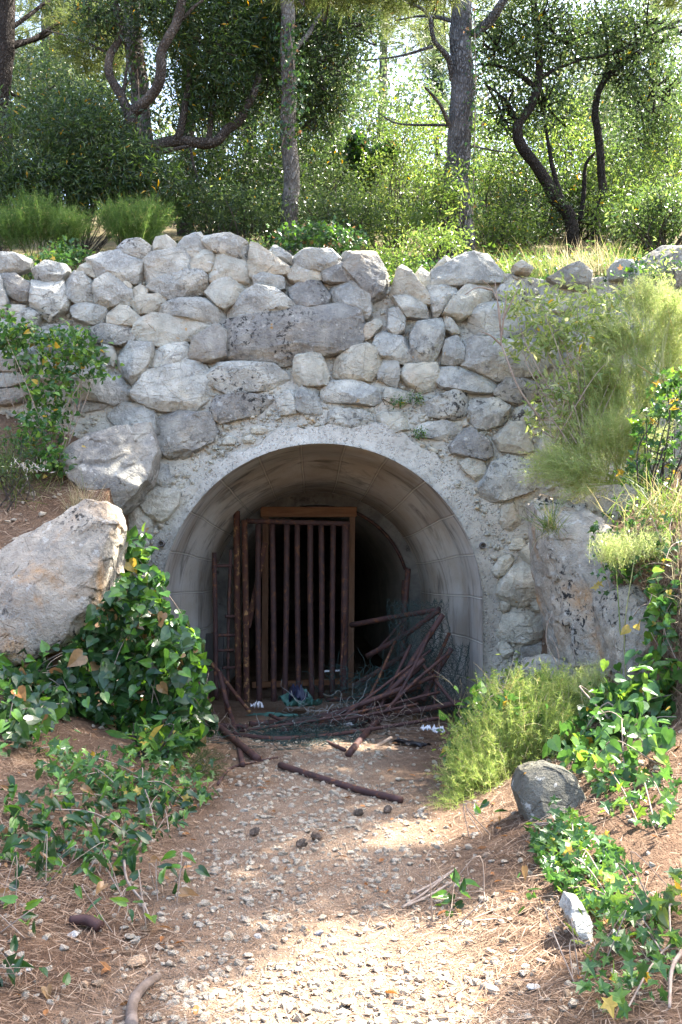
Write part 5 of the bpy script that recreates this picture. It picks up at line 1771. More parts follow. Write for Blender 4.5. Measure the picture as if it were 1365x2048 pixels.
bspec += [
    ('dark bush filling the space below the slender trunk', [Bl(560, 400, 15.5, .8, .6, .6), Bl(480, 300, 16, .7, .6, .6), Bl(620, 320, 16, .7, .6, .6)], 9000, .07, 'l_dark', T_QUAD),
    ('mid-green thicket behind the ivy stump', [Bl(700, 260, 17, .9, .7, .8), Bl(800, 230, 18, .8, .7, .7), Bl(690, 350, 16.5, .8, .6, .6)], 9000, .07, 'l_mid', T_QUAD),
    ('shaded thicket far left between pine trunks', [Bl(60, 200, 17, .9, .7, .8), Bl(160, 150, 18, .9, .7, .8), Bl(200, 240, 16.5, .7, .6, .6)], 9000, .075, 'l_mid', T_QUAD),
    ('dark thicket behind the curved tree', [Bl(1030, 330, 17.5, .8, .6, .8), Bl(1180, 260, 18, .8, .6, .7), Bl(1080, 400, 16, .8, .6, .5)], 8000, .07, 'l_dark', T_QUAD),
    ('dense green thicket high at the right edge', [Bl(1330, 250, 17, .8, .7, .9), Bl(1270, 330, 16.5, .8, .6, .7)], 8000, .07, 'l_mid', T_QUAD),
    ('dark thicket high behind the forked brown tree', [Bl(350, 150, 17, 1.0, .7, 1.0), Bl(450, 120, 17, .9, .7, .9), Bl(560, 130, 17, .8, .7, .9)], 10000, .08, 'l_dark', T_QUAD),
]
for lab, bl, n, sz, mt, tp in bspec:
    bush('bush', lab, 'bush', bl, n, sz, mt, tp, .09, 10, (0, 0, .5), .35, group=BG, stems=12, stem_r=.014)

# far wood behind it all, and far glowing pine boughs: one mass nobody could count
far = MB()
blobs = []
for k in range(120):
    y = random.uniform(18, 36)
    x = random.uniform(-.42, .42) * y
    zt = hz(x, y)
    if (-0.02 < x / y < 0.12 and random.random() < .8) or (.22 < x / y < .30 and random.random() < .6):
        zz = zt + random.uniform(.0, .9)
    else:
        zz = zt + random.uniform(.2, 3.6)
    blobs.append(W_(x, y, zz, random.uniform(.8, 1.6), None, random.uniform(.5, 1.1)))
far.add(*leafy(T_QUAD, blobs, 90000, .15, .20, 14, (0, 0, .4), .25))
o = far.build('distant_woodland', M['l_far'], None, False)
tag(o, 'sunlit leafy woodland far behind the trees', 'woodland', kind='stuff')
far = MB()
blobs = []
for k in range(46):
    y = random.uniform(19, 32)
    x = random.uniform(-.42, .42) * y
    if -0.01 < x / y < 0.12 and random.random() < .7:
        continue
    zz = hz(x, y) + random.uniform(2.0, 5.5)
    blobs.append(W_(x, y, zz, random.uniform(.7, 1.4), None, random.uniform(.35, .7)))
far.add(*tufts(blobs, 5200, .22, 12, .016))
o = far.build('distant_pine_foliage', M['l_far'], None, False)
tag(o, 'pale glowing pine boughs far behind the trees', 'woodland', kind='stuff')

# low growth along the wall top
def fennel(label, blobs, n, mat='l_fennel', L=.16, per=26, wid=.0035, base=None, cat='fennel', name='fennel_plant', spread=.55, up=.6, group=None, stems=10):
    c = np.mean([b_[0] for b_ in blobs], 0)
    if base is None:
        base = (c[0], c[1], hz(c[0], c[1]) if c[1] > 10.2 else float(H(np.array([c[0]]), np.array([c[1]]))[0]))
    t = thing(name, label, cat, base, group)
    mb = MB()
    w_ = np.array([b_[2] for b_ in blobs], float)
    w_ /= w_.sum()
    for b_, k in zip(blobs, (w_ * n).astype(int)):
        d_ = ball(k, .1)
        cc = np.asarray(b_[0]) + d_ * np.asarray(b_[1]) * (1 + .25 * RNG.normal(size=(k, 1)))
        td = unit(unit(cc - np.asarray(base)) + (0, 0, up) + rdir(k) * .75)
        tt = np.sort(RNG.uniform(0, 1, (k, per, 1)), 1)
        droop = np.array((0, 0, -.25)) * tt ** 2
        stem_pos = cc[:, None, :] + (td[:, None, :] + droop) * tt * L
        nd = unit(td[:, None, :] * .55 + unit(RNG.normal(size=(k, per, 3))) * (spread + .3))
        ln = (L * RNG.uniform(.14, .34, (k, per)) * (1.15 - .7 * tt[..., 0])).ravel()
        mb.add(*scatter(T_NEEDLE, stem_pos.reshape(-1, 3), nd.reshape(-1, 3), rdir(k * per), ln, wid))
        # the sprays' own stalks
        mb.add(*scatter(T_NEEDLE, cc - td * .02, td, rdir(k), L * 1.3, wid * 1.5))
    mb.build('fronds', M[mat], t, False)
    ms = MB()
    for b_ in blobs:
        for _ in range(stems):
            tip = np.asarray(b_[0]) + ball(1, .2)[0] * np.asarray(b_[1])
            rt = np.asarray(base) + RNG.normal(size=3) * (.07, .07, 0) + (0, 0, -.03)
            ms.add(*tube(spath([rt, (rt + tip) / 2 + RNG.normal(size=3) * .04, tip], 4), np.linspace(.006, .003, 9), 4, False))
    ms.build('stems', M['twig'] if mat not in ('l_fennel', 'l_fennel_dark') else M[mat], t)
    return t


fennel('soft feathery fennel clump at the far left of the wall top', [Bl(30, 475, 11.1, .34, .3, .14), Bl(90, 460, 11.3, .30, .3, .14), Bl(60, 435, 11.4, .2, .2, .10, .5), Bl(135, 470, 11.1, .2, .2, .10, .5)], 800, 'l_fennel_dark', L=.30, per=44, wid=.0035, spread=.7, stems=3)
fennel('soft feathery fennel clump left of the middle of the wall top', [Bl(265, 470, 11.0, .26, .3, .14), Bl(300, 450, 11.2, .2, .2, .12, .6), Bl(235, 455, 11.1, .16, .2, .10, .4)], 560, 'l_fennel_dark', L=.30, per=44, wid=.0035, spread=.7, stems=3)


def grass(name, label, cat, pos, n_, length, mat, wid=.008, spread=.5, kind=None, group=None, base=None, lean=(0, 0, 0)):
    pos = np.asarray(pos)
    yd = unit(np.array((0, 0, 1.0)) + RNG.normal(size=(len(pos), 3)) * spread * .6 + np.array(lean))
    zd = rdir(len(pos)) + np.array((0, 0, -.6))
    V, F = scatter(T_BLADE, pos, yd, zd, length * RNG.uniform(.45, 1.2, len(pos)), wid)
    return tag(obj(name, V, F, M[mat], None, False, base if base is not None else pos.mean(0)), label, cat, group, kind)


def top_pts(px0, px1, y0, y1, n):
    y = RNG.uniform(y0, y1, n)
    x = (RNG.uniform(px0, px1, n) - 682.5) / FPX * y
    return np.stack([x, y, HU(x, y) - .02], -1)


def tuft_pts(px, y, r, n, fn=HU):
    c = (px - 682.5) / FPX * y
    x = c + RNG.normal(size=n) * r
    yy = y + RNG.normal(size=n) * r * .6
    return np.stack([x, yy, fn(x, yy) - .02], -1)


for k, (px, y, r, n, L, mt, lab) in enumerate([
    (205, 10.9, .16, 380, .36, 'l_dry', 'pale dry grass tuft on the wall top between the two fennel clumps'),
    (320, 10.8, .12, 240, .28, 'l_dry', 'small dry grass tuft right of the second fennel clump'),
    (150, 10.85, .10, 160, .30, 'l_dry', 'thin dry grass tuft at the foot of the left fennel clump'),
    (1000, 10.95, .14, 260, .36, 'l_grass', 'green grass tuft on the wall top right of the thick trunk'),
    (1085, 10.85, .14, 260, .40, 'l_grass', 'tall grass tuft with dry stalks in front of the curved tree'),
    (1180, 10.9, .18, 380, .42, 'l_dry', 'wide dry leaning grass tuft on the wall top at right'),
    (1240, 10.9, .14, 260, .38, 'l_grass', 'green grass tuft nearest the right edge of the wall top')]):
    grass('grass_tuft', lab, 'grass tuft', tuft_pts(px, y, r, n), n, L, mt, .007, .55, group='grass tufts on the wall top', lean=(-.25, 0, 0) if mt == 'l_dry' else (0, 0, 0))
grass('grass', 'low grass and weeds scattered over the terrace above the wall', 'grass', top_pts(-80, 1500, 10.6, 14.5, 9000), 9000, .16, 'l_grass', .009, .6, kind='stuff')
pos = top_pts(330, 1420, 10.55, 13.0, 7500)
pos[:, 2] += np.abs(RNG.normal(size=len(pos))) * .09 + .02
V, F = scatter(T_IVY, pos, rdir(len(pos), (0, -.4, 0)), rdir(len(pos), (0, -.3, 1.0)), .055 * RNG.uniform(.6, 1.3, len(pos)))
tag(obj('ivy_ground_cover', V, F, M['l_ivy_lit'], None, False), 'low ivy spreading over the terrace above the wall', 'ground cover', kind='stuff')
pos = top_pts(-60, 340, 10.55, 12.2, 1600)
pos[:, 2] += np.abs(RNG.normal(size=len(pos))) * .07 + .02
V, F = scatter(T_IVY, pos, rdir(len(pos), (0, -.4, 0)), rdir(len(pos), (0, -.3, 1.0)), .05 * RNG.uniform(.6, 1.3, len(pos)))
tag(obj('ivy_ground_cover', V, F, M['l_ivy'], None, False), 'patches of low dark weeds on the left of the terrace', 'ground cover', kind='stuff')
def top_bush(lab, px, py, y, rx, rz, n, size, mat, tpl=T_IVY, name='weed'):
    bush(name, lab, 'weed', [Bl(px, py, y, rx, rx * .7, rz)], n, size, mat, tpl, .05, 8, (0, -.4, .6), .2, stems=5, group='weeds along the wall top')
top_bush('bright weed spilling over the wall top below the left fennel', 105, 530, 10.35, .22, .09, 420, .05, 'l_ivy_lit')
top_bush('small leafy weed on the wall top beside the pale dry grass', 140, 505, 10.6, .2, .08, 300, .05, 'l_ivy_lit')
top_bush('dark ivy clump on the wall top right of the capping stones', 640, 480, 10.75, .5, .10, 1300, .055, 'l_ivy')
top_bush('leafy weed on the wall top in the dip left of the thick trunk', 790, 520, 10.5, .3, .13, 900, .045, 'l_bright', T_OVAL)
top_bush('pale weeds under the thick trunk on the wall top', 880, 480, 10.8, .4, .12, 1000, .05, 'l_bright', T_OVAL)
top_bush('small herb on the wall top behind the middle capping stones', 520, 495, 10.6, .12, .07, 260, .045, 'l_mid', T_OVAL)
top_bush('ivy hanging over the wall top at the right corner', 1290, 560, 10.1, .45, .12, 420, .055, 'l_ivy')
top_bush('leafy sprig at the right edge above the ivy', 1330, 530, 9.6, .12, .16, 90, .06, 'l_privet', T_OVAL)
for lab, px, py in (('tiny green weed in a joint right of the arch crown', 830, 798), ('second tiny weed low in the wall joint', 838, 870), ('tiny weed tuft higher in the wall joint', 800, 803)):
    q = on_wall(px, py) + (0, -.05, 0)
    bush('weed', lab, 'weed', [(q, (.09, .03, .03), 1)], 120, .03, 'l_ivy_lit', T_OVAL, .02, 6, (0, -.8, .3), .1, base=q + (0, .04, 0), stems=3, group='weeds in the wall joints', stem_r=.003)

# ------------------------------------------------------------------ shrubs on the banks
bw = on_wall(120, 900)
bush('climbing_shrub', 'green shrub with round leaves climbing the left of the wall', 'shrub', [Bl(70, 690, 9.45, .32, .2, .20, 1), Bl(150, 690, 9.4, .22, .2, .18, .7), Bl(100, 780, 9.35, .25, .2, .25, .9), Bl(80, 860, 9.2, .25, .2, .2, .8), Bl(185, 745, 9.4, .12, .1, .10, .25), Bl(20, 660, 9.4, .2, .2, .12, .4), Bl(110, 920, 9.1, .2, .15, .1, .5)], 1500, .062, 'l_ivy_lit', T_HEART, .06, 6, (0, -.5, .6), .2, base=P(110, 930, 9.35), stems=5, twmat='twig', stem_r=.005)
bush('weed', 'green seedling tuft on the red soil at the left', 'weed', [Bl(30, 890, 8.9, .22, .2, .14), Bl(20, 940, 8.7, .2, .2, .08)], 700, .05, 'l_mid', T_LANCE, .05, 8, (0, -.5, .5), .2, stems=5)
grass('grass_tuft', 'dry grass tuft on top of the slanting boulder', 'grass tuft', tuft_pts(165, 8.75, .07, 160, H) + (0, 0, .05), 160, .28, 'l_dry', .005, .7)
grass('grass_tuft', 'grey-green grass on the left edge beside the red soil', 'grass tuft', tuft_pts(20, 9.1, .22, 420, H) + (0, 0, .02), 420, .32, 'l_grass', .005, .8)
q = P(60, 935, 8.7)
pos = q + RNG.normal(size=(60, 3)) * (.09, .06, .03)
V, F = scatter(T_LANCE, pos, rdir(60, (0, -.3, .6)), rdir(60), .055 * RNG.uniform(.6, 1.2, 60))
tag(obj('silver_plant', V, F, M['l_silver'], None, False, q), 'silvery dried plant on the red soil under the climbing shrub', 'plant')

# ivy and smilax mound on the left of the tunnel
IL = 'ivy mounds left of the tunnel'


def px_poly_pts(poly, n):
    poly = np.array(poly, float)
    mn, mx = poly.min(0), poly.max(0)
    out = np.zeros((0, 2))
    while len(out) < n:
        q_ = RNG.uniform(mn, mx, (n * 2, 2))
        q_ = q_[in_poly(q_[:, 0], q_[:, 1], poly)]
        out = np.vstack([out, q_])
    return out[:n]


def cover(name, label, cat, poly, n, size, mat, tpl, lift=.12, group=None, depth=None, bias=(0, -.6, .6), stems=14, down=.5, front=.0):
    """leaves over a bank: real ground points raised by random amounts"""
    q_ = px_poly_pts(poly, n)
    if depth is None:
        g_ = on_ground(q_[:, 0], q_[:, 1])
    else:
        g_ = np.array([P(a, b, depth) for a, b in q_])
        g_[:, 1] += RNG.normal(size=len(g_)) * .06
        hh = H(g_[:, 0], g_[:, 1]) + .02
        g_[:, 2] = np.maximum(g_[:, 2], hh)
    nn = normal_of(H, g_[:, 0], g_[:, 1]) if depth is None else np.tile(np.array((0, -1.0, .4)), (len(g_), 1))
    pos_ = g_ + nn * (np.abs(RNG.normal(size=(len(g_), 1))) * lift + .015)
    k = len(pos_)
    V_, F_ = scatter(tpl, pos_, unit(rdir(k) + np.array((0, -.5, -down))), rdir(k, bias) + nn * .6, size * RNG.uniform(.35, 1.35, k))
    t_ = thing(name, label, cat, g_[np.argmin(g_[:, 2])], group)
    obj('leaves', V_, F_, M[mat], t_, False)
    mb_ = MB()
    for _ in range(stems):
        a = random.randrange(k)
        dd_ = np.linalg.norm(pos_ - pos_[a], axis=1)
        b_ = int(np.argmin(np.abs(dd_ - random.uniform(.25, .6))))
        mb_.add(*tube(spath([g_[a] + nn[a] * .02, (pos_[a] + pos_[b_]) / 2 + (0, 0, .02), pos_[b_]], 5), .0035, 4, False))
    mb_.build('stems', M['twig'], t_)
    return t_


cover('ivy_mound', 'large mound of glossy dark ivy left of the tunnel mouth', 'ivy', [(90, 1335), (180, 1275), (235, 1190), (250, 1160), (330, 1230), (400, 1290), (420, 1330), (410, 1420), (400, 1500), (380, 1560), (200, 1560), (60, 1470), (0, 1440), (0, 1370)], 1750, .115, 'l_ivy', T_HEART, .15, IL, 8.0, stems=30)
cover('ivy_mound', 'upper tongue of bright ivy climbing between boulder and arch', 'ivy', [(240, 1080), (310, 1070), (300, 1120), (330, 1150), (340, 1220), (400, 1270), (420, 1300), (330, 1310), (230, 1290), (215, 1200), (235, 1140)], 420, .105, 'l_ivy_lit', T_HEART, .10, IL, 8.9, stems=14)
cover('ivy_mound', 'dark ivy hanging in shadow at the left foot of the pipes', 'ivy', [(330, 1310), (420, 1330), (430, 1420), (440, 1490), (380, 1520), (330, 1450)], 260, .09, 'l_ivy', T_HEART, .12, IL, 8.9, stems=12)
cover('ivy_mound', 'trailing ivy leaves at the left edge below the slanting boulder', 'ivy', [(0, 1370), (110, 1350), (140, 1440), (60, 1490), (0, 1520)], 420, .10, 'l_ivy', T_HEART, .10, IL, stems=12)
bush('broadleaf_weed', 'fresh broad-leaved plant in front of the dark ivy', 'plant', [Bl(285, 1500, 7.1, .22, .15, .10), Bl(345, 1480, 7.2, .10, .1, .08, .4)], 150, .14, 'l_ivy_lit', T_OVAL, .06, 5, (0, -.6, .8), .2, stems=5)
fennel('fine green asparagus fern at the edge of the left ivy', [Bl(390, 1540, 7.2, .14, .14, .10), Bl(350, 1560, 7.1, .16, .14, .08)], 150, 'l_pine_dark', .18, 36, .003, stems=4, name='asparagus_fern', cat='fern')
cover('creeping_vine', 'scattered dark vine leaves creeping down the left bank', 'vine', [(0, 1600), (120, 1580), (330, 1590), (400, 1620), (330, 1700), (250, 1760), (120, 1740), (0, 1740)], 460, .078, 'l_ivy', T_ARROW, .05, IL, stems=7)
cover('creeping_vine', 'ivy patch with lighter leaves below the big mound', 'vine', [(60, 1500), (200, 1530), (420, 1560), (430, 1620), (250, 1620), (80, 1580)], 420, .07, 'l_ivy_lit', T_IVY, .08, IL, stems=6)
for lab, px, py, n in (('pair of dark leathery vine leaves lying left of the path', 340, 1790, 16), ('dark vine clump at the lower left edge', 110, 1760, 26), ('small vine clump right of the dark one at lower left', 205, 1790, 16),
                       ('light green seedling on the bare left bank', 240, 1850, 9), ('dark leaves cut off by the bottom left corner', 8, 1985, 26), ('vine sprig on the bank above the white stones', 45, 1850, 14)):
    g_ = gp(px, py)
    bush('vine_sprig', lab, 'vine', [(g_ + (0, 0, .07), (.10, .08, .05), 1)], n, .078, 'l_ivy' if 'light' not in lab else 'l_ivy_lit', T_ARROW, .05, 3, (0, -.7, .6), .2, base=g_, stems=4, group='vine sprigs on the banks', stem_r=.003, twmat='twig')

# right bank
RB = 'sunlit plants on the right bank'
bush('privet_shrub', 'sunlit shrub with small oval leaves leaning over the wall at right', 'shrub', [Bl(1060, 600, 9.15, .28, .25, .14), Bl(1110, 650, 9.05, .25, .25, .14), Bl(1180, 600, 9.15, .30, .25, .14), Bl(1060, 690, 9.15, .22, .2, .10, .7), Bl(1170, 680, 9.05, .25, .2, .12, .8), Bl(1230, 640, 9.05, .25, .2, .14, .7), Bl(1100, 780, 8.95, .16, .2, .14, .6), Bl(1080, 840, 8.95, .12, .1, .05, .25), Bl(1140, 800, 8.85, .15, .15, .15, .4), Bl(1200, 730, 8.85, .18, .2, .12, .5)], 1900, .078, 'l_privet', T_OVAL, .06, 9, (0, 0, .8), .3, base=P(1150, 880, 8.85), stems=3, group=RB, twmat='twig', stem_r=.007)
mb = MB()
for L in ([(1080, 835), (1040, 780), (1015, 720), (1002, 680), (1000, 620), (985, 580), (965, 560)], [(1002, 680), (1010, 620), (1015, 580)], [(1004, 690), (980, 670), (965, 665)], [(1003, 670), (995, 600), (990, 560)], [(1006, 640), (1025, 600), (1040, 570)], [(985, 580), (955, 575), (930, 590)]):
    mb.add(*tube(spath([P(a, b, 8.9 - .1 * math.sin(i_)) for i_, (a, b) in enumerate(L)], 5), np.linspace(.010, .003, (len(L) - 1) * 5 + 1), 6, False, .1, 30))
tag(mb.build('bare_sapling', M['twig'], None, True, P(1080, 840, 8.9)), 'bare leafless sapling standing in front of the wall at right', 'sapling', RB)
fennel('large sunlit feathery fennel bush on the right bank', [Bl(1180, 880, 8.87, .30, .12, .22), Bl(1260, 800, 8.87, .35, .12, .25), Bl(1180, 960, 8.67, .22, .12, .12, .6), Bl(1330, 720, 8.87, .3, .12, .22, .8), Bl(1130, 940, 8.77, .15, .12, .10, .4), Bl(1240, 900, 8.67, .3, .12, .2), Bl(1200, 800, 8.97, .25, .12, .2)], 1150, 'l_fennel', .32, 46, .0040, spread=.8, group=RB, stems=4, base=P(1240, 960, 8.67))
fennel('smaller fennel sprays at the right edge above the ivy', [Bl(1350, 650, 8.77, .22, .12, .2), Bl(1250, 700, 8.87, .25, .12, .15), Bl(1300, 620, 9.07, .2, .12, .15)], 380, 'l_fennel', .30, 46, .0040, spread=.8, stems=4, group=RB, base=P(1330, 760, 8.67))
bush('ivy_bush', 'dark-and-white glittering ivy bush at the right edge', 'ivy', [Bl(1320, 840, 8.10, .20, .2, .22), Bl(1300, 930, 8.00, .18, .15, .16), Bl(1355, 780, 8.20, .18, .2, .16)], 520, .065, 'l_ivy_lit', T_IVY, .05, 7, (0, 0, .8), .3, group=RB, stems=5, base=P(1320, 1000, 7.90))
grass('grass_tuft', 'sunlit straw-coloured grass on the rim of the right rock face', 'grass tuft', P(1100, 1060, 8.15) + RNG.normal(size=(120, 3)) * (.04, .05, .03), 120, .26, 'l_grass', .006, .9, group=RB)
grass('grass_tuft', 'bright green grass tuft below the glittering ivy bush', 'grass tuft', P(1330, 1030, 7.3) + RNG.normal(size=(260, 3)) * (.18, .1, .05), 260, .30, 'l_grass', .006, .8, group=RB)
cover('ivy_patch', 'ivy trailing down between the two right rocks', 'ivy', [(1180, 1050), (1250, 1060), (1260, 1150), (1235, 1240), (1190, 1180)], 130, .06, 'l_ivy_lit', T_IVY, .04, RB, 7.75, stems=8)
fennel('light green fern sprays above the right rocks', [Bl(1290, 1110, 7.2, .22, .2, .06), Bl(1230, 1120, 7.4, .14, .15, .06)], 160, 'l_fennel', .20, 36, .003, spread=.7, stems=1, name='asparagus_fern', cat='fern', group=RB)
fennel('bright fine-leaved asparagus bush beside the path at right', [Bl(1040, 1430, 7.1, .28, .25, .20), Bl(1000, 1500, 6.8, .26, .22, .20), Bl(965, 1570, 6.6, .20, .2, .16), Bl(1080, 1490, 6.8, .24, .2, .18), Bl(925, 1635, 6.4, .12, .12, .08, .4), Bl(1110, 1400, 7.2, .2, .2, .15, .6)], 1250, 'l_asparagus', .22, 44, .0032, spread=.7, stems=6, name='asparagus_fern', cat='fern', group=RB, base=P(1010, 1620, 6.7))
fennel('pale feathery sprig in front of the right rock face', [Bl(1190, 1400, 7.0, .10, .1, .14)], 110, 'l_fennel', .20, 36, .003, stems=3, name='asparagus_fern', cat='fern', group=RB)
grass('dry_stalks', 'dry straw stalks tangled in the bright asparagus bush', 'dry stalks', np.concatenate([P(1040, 1440, 7.0) + RNG.normal(size=(260, 3)) * (.22, .15, .12), P(990, 1520, 6.8) + RNG.normal(size=(160, 3)) * (.16, .12, .10)]), 420, .20, 'l_dry', .0045, 1.3, group=RB)
bush('vine_bush', 'broad heart-shaped vine leaves mixed in the bright asparagus bush', 'vine', [Bl(960, 1460, 7.3, .18, .15, .14), Bl(1060, 1400, 7.2, .2, .15, .12), Bl(930, 1540, 7.0, .08, .08, .14, .5), Bl(1000, 1420, 7.0, .2, .15, .12)], 300, .08, 'l_ivy_lit', T_HEART, .06, 5, (0, -.2, .8), .3, group=RB, twmat='twig', stems=5)
bush('vine_bush', 'tangle of green vine leaves on the right bank above the boulder', 'vine', [Bl(1210, 1480, 6.5, .22, .2, .16), Bl(1290, 1440, 6.4, .22, .2, .18), Bl(1340, 1380, 6.4, .15, .2, .18), Bl(1250, 1400, 6.7, .15, .15, .12, .6), Bl(1330, 1520, 6.1, .12, .15, .12, .5)], 480, .10, 'l_ivy_lit', T_HEART, .07, 6, (0, -.3, .7), .3, group=RB, twmat='twig', stems=6)
cover('ivy_patch', 'low ivy patch with starry leaves spreading on the right bank', 'ivy', [(1060, 1690), (1130, 1660), (1200, 1690), (1260, 1720), (1290, 1800), (1280, 1860), (1220, 1860), (1140, 1830), (1090, 1760)], 420, .062, 'l_ivy_lit', T_IVY, .05, RB, stems=5)
cover('ivy_patch', 'small ivy group just below the dark mossy boulder', 'ivy', [(1050, 1660), (1180, 1650), (1200, 1700), (1080, 1710)], 90, .055, 'l_ivy_lit', T_IVY, .04, RB, stems=6)
cover('ivy_patch', 'sparse ivy leaves along the lower right edge', 'ivy', [(1230, 1850), (1365, 1800), (1365, 1960), (1300, 2048), (1180, 2048), (1200, 1940)], 120, .065, 'l_ivy_lit', T_IVY, .05, RB, stems=3)
cover('ivy_patch', 'sparse ivy on the pine needle slope at the right', 'ivy', [(1180, 1560), (1365, 1560), (1365, 1680), (1220, 1640)], 90, .065, 'l_ivy_lit', T_IVY, .05, RB, stems=3)
for lab, px, py, n in (('bright yellow-green sprig near the lower right corner', 1190, 1930, 14), ('small dark sprig at the right edge of the path', 905, 1830, 12), ('single upright dark leaves on the right slope', 1045, 1830, 6), ('sprig of large leaves at the right edge beside the ivy', 1335, 1850, 18),
                       ('single dark leaf pair standing below the asparagus bush', 985, 1660, 7)):
    g_ = gp(px, py)
    bush('vine_sprig', lab, 'vine', [(g_ + (0, 0, .08), (.07, .06, .07), 1)], n, .07 if n > 7 else .06, 'l_ivy' if 'dark' in lab else 'l_bright', T_LANCE if 'bright' in lab else T_ARROW, .04, 3, (0, -.7, .6), .2, base=g_, stems=4, group='vine sprigs on the banks', stem_r=.003, twmat='twig')
cover('vine_cover', 'broad vine leaves covering the slope between asparagus bush and right rocks', 'vine', [(1120, 1400), (1250, 1390), (1365, 1330), (1365, 1540), (1230, 1590), (1130, 1560), (1080, 1480)], 460, .085, 'l_ivy_lit', T_HEART, .13, RB, stems=10)
cover('ivy_cover', 'ivy and needles spilling over the lit slope above the rounded rock', 'ivy', [(1230, 1020), (1365, 980), (1365, 1150), (1320, 1170), (1240, 1160)], 330, .06, 'l_ivy_lit', T_IVY, .08, RB, stems=14)
cover('vine_cover', 'green vine leaves at the right edge beside the rounded rock', 'vine', [(1320, 1180), (1365, 1160), (1365, 1340), (1330, 1330)], 120, .075, 'l_ivy_lit', T_HEART, .08, RB, stems=8)
grass('grass_tuft', 'straw-coloured grass on the slope at the right edge', 'grass tuft', on_ground(RNG.uniform(1240, 1365, 420), RNG.uniform(1000, 1300, 420)), 420, .22, 'l_dry', .005, 1.1, group=RB)
bush('leafy_bush', 'young leafy bush in front of the asparagus foliage at the portal corner', 'bush', [Bl(980, 1400, 7.6, .16, .15, .16), Bl(1040, 1370, 7.5, .2, .15, .12), Bl(925, 1470, 7.3, .10, .1, .14, .6)], 420, .06, 'l_bright', T_OVAL, .05, 6, (0, 0, .8), .3, group=RB, twmat='twig', stems=5)
bush('bush', 'leafy bush farther up the right bank just beyond the photo', 'bush', [W_(3.6, 7.6, 2.5, .5, .5, .3), W_(4.2, 8.2, 3.0, .5, .5, .35)], 1500, .07, 'l_ivy_lit', T_IVY, .08, 8, (0, 0, .7), .3, stems=6)
bush('bush', 'small leafy bush low on the right bank just beyond the photo', 'bush', [W_(3.0, 5.6, 1.3, .4, .4, .25)], 700, .07, 'l_ivy_lit', T_IVY, .08, 8, (0, 0, .7), .3, stems=6)
# dead stalk in front of right rocks
mb = MB()
for L in ([(1135, 1400), (1120, 1340), (1095, 1290), (1095, 1250), (1105, 1228)], [(1120, 1335), (1115, 1300), (1100, 1270)]):
    mb.add(*tube(spath([P(a, b, 7.7) for a, b in L], 5), np.linspace(.007, .003, (len(L) - 1) * 5 + 1), 6, False))
tag(mb.build('dry_stalk', M['twig'], None, True, P(1135, 1405, 7.7)), 'upright dry stalk before the right rock face', 'stalk', RB)

# ------------------------------------------------------------------ ground scatter
def ground_xy(n, y0=2.6, y1=9.6, path=None, power=1.0):
    y = y0 + (y1 - y0) * RNG.random(n) ** power
    x = RNG.uniform(-.44, .52, n) * y
    return x, y


x, y = ground_xy(80000, 2.6, 9.5, power=1.1)
onp = np.exp(-((x + .12) / .75) ** 2)
keep = RNG.random(len(x)) > onp * .62
cl = fbm(np.stack([x * 1.6, y * 1.6, 0 * x], -1), 3)
keep &= RNG.random(len(x)) < .55 + cl
x, y = x[keep], y[keep]
nn = normal_of(H, x, y)
pos = np.stack([x, y, H(x, y)], -1) + nn * RNG.uniform(.002, .022, (len(x), 1))
hd = unit(np.stack([RNG.normal(size=len(x)), RNG.normal(size=len(x)), 0 * x], -1))
hd = hd - nn * np.sum(hd * nn, -1, keepdims=True) + nn * RNG.normal(size=(len(x), 1)) * .12
V, F = scatter(T_NEEDLE, pos, hd, nn + rdir(len(x)) * .3, .12 * RNG.uniform(.5, 1.3, len(x)), .0026 + .0004 * y)
tag(obj('pine_needle_litter', V, F, M['needle_litter'], None, False), 'fallen brown pine needles strewn over the banks and path', 'needles', kind='stuff')

x, y = ground_xy(26000, 2.6, 9.6, power=1.15)
w_ = np.exp(-((x + .10) / .62) ** 4)
keep = RNG.random(len(x)) < (.10 + .9 * w_) * np.clip(.85 + 1.6 * fbm(np.stack([x * 2.2, y * 2.2, 0 * x + 3], -1), 3), 0, 1)
x, y = x[keep], y[keep]
sz = .006 + .026 * RNG.random(len(x)) ** 2.5
mb = MB()
pebbles(mb, np.stack([x, y, H(x, y) + sz * .15], -1), sz, .5, ico_variants(8, 0, seed=90))
o = mb.build('gravel', M['pebble'], None, False)
tag(o, 'fine pale gravel covering the path', 'gravel', kind='stuff')

pm = []
for k, (V, F) in enumerate(ICO2):
    V = V + fbm3(V * 2.2 + k, 3) * .07
    pm.append(make_mesh('stone', V, F, M['pebble']))


def loose(px, py, w, label, group=None, rz=None, mesh=None, mat=None, name='loose_stone', cat='stone', sc=(1, 1, 1)):
    g_ = gp(px, py)
    s_ = w / FPX * g_[1] * .5
    me = mesh or random.choice(pm)
    if mat:
        me = me.copy()
        me.materials[0] = mat
    o = bpy.data.objects.new(name, me)
    o.location = (g_[0], g_[1], g_[2] + s_ * .22)
    o.rotation_euler = (random.uniform(-.25, .25), random.uniform(-.25, .25), random.uniform(0, 6.28) if rz is None else rz)
    o.scale = (s_ * sc[0], s_ * sc[1] * random.uniform(.9, 1.2), s_ * sc[2] * random.uniform(.8, 1.2))
    COL.objects.link(o)
    return tag(o, label, cat, group)


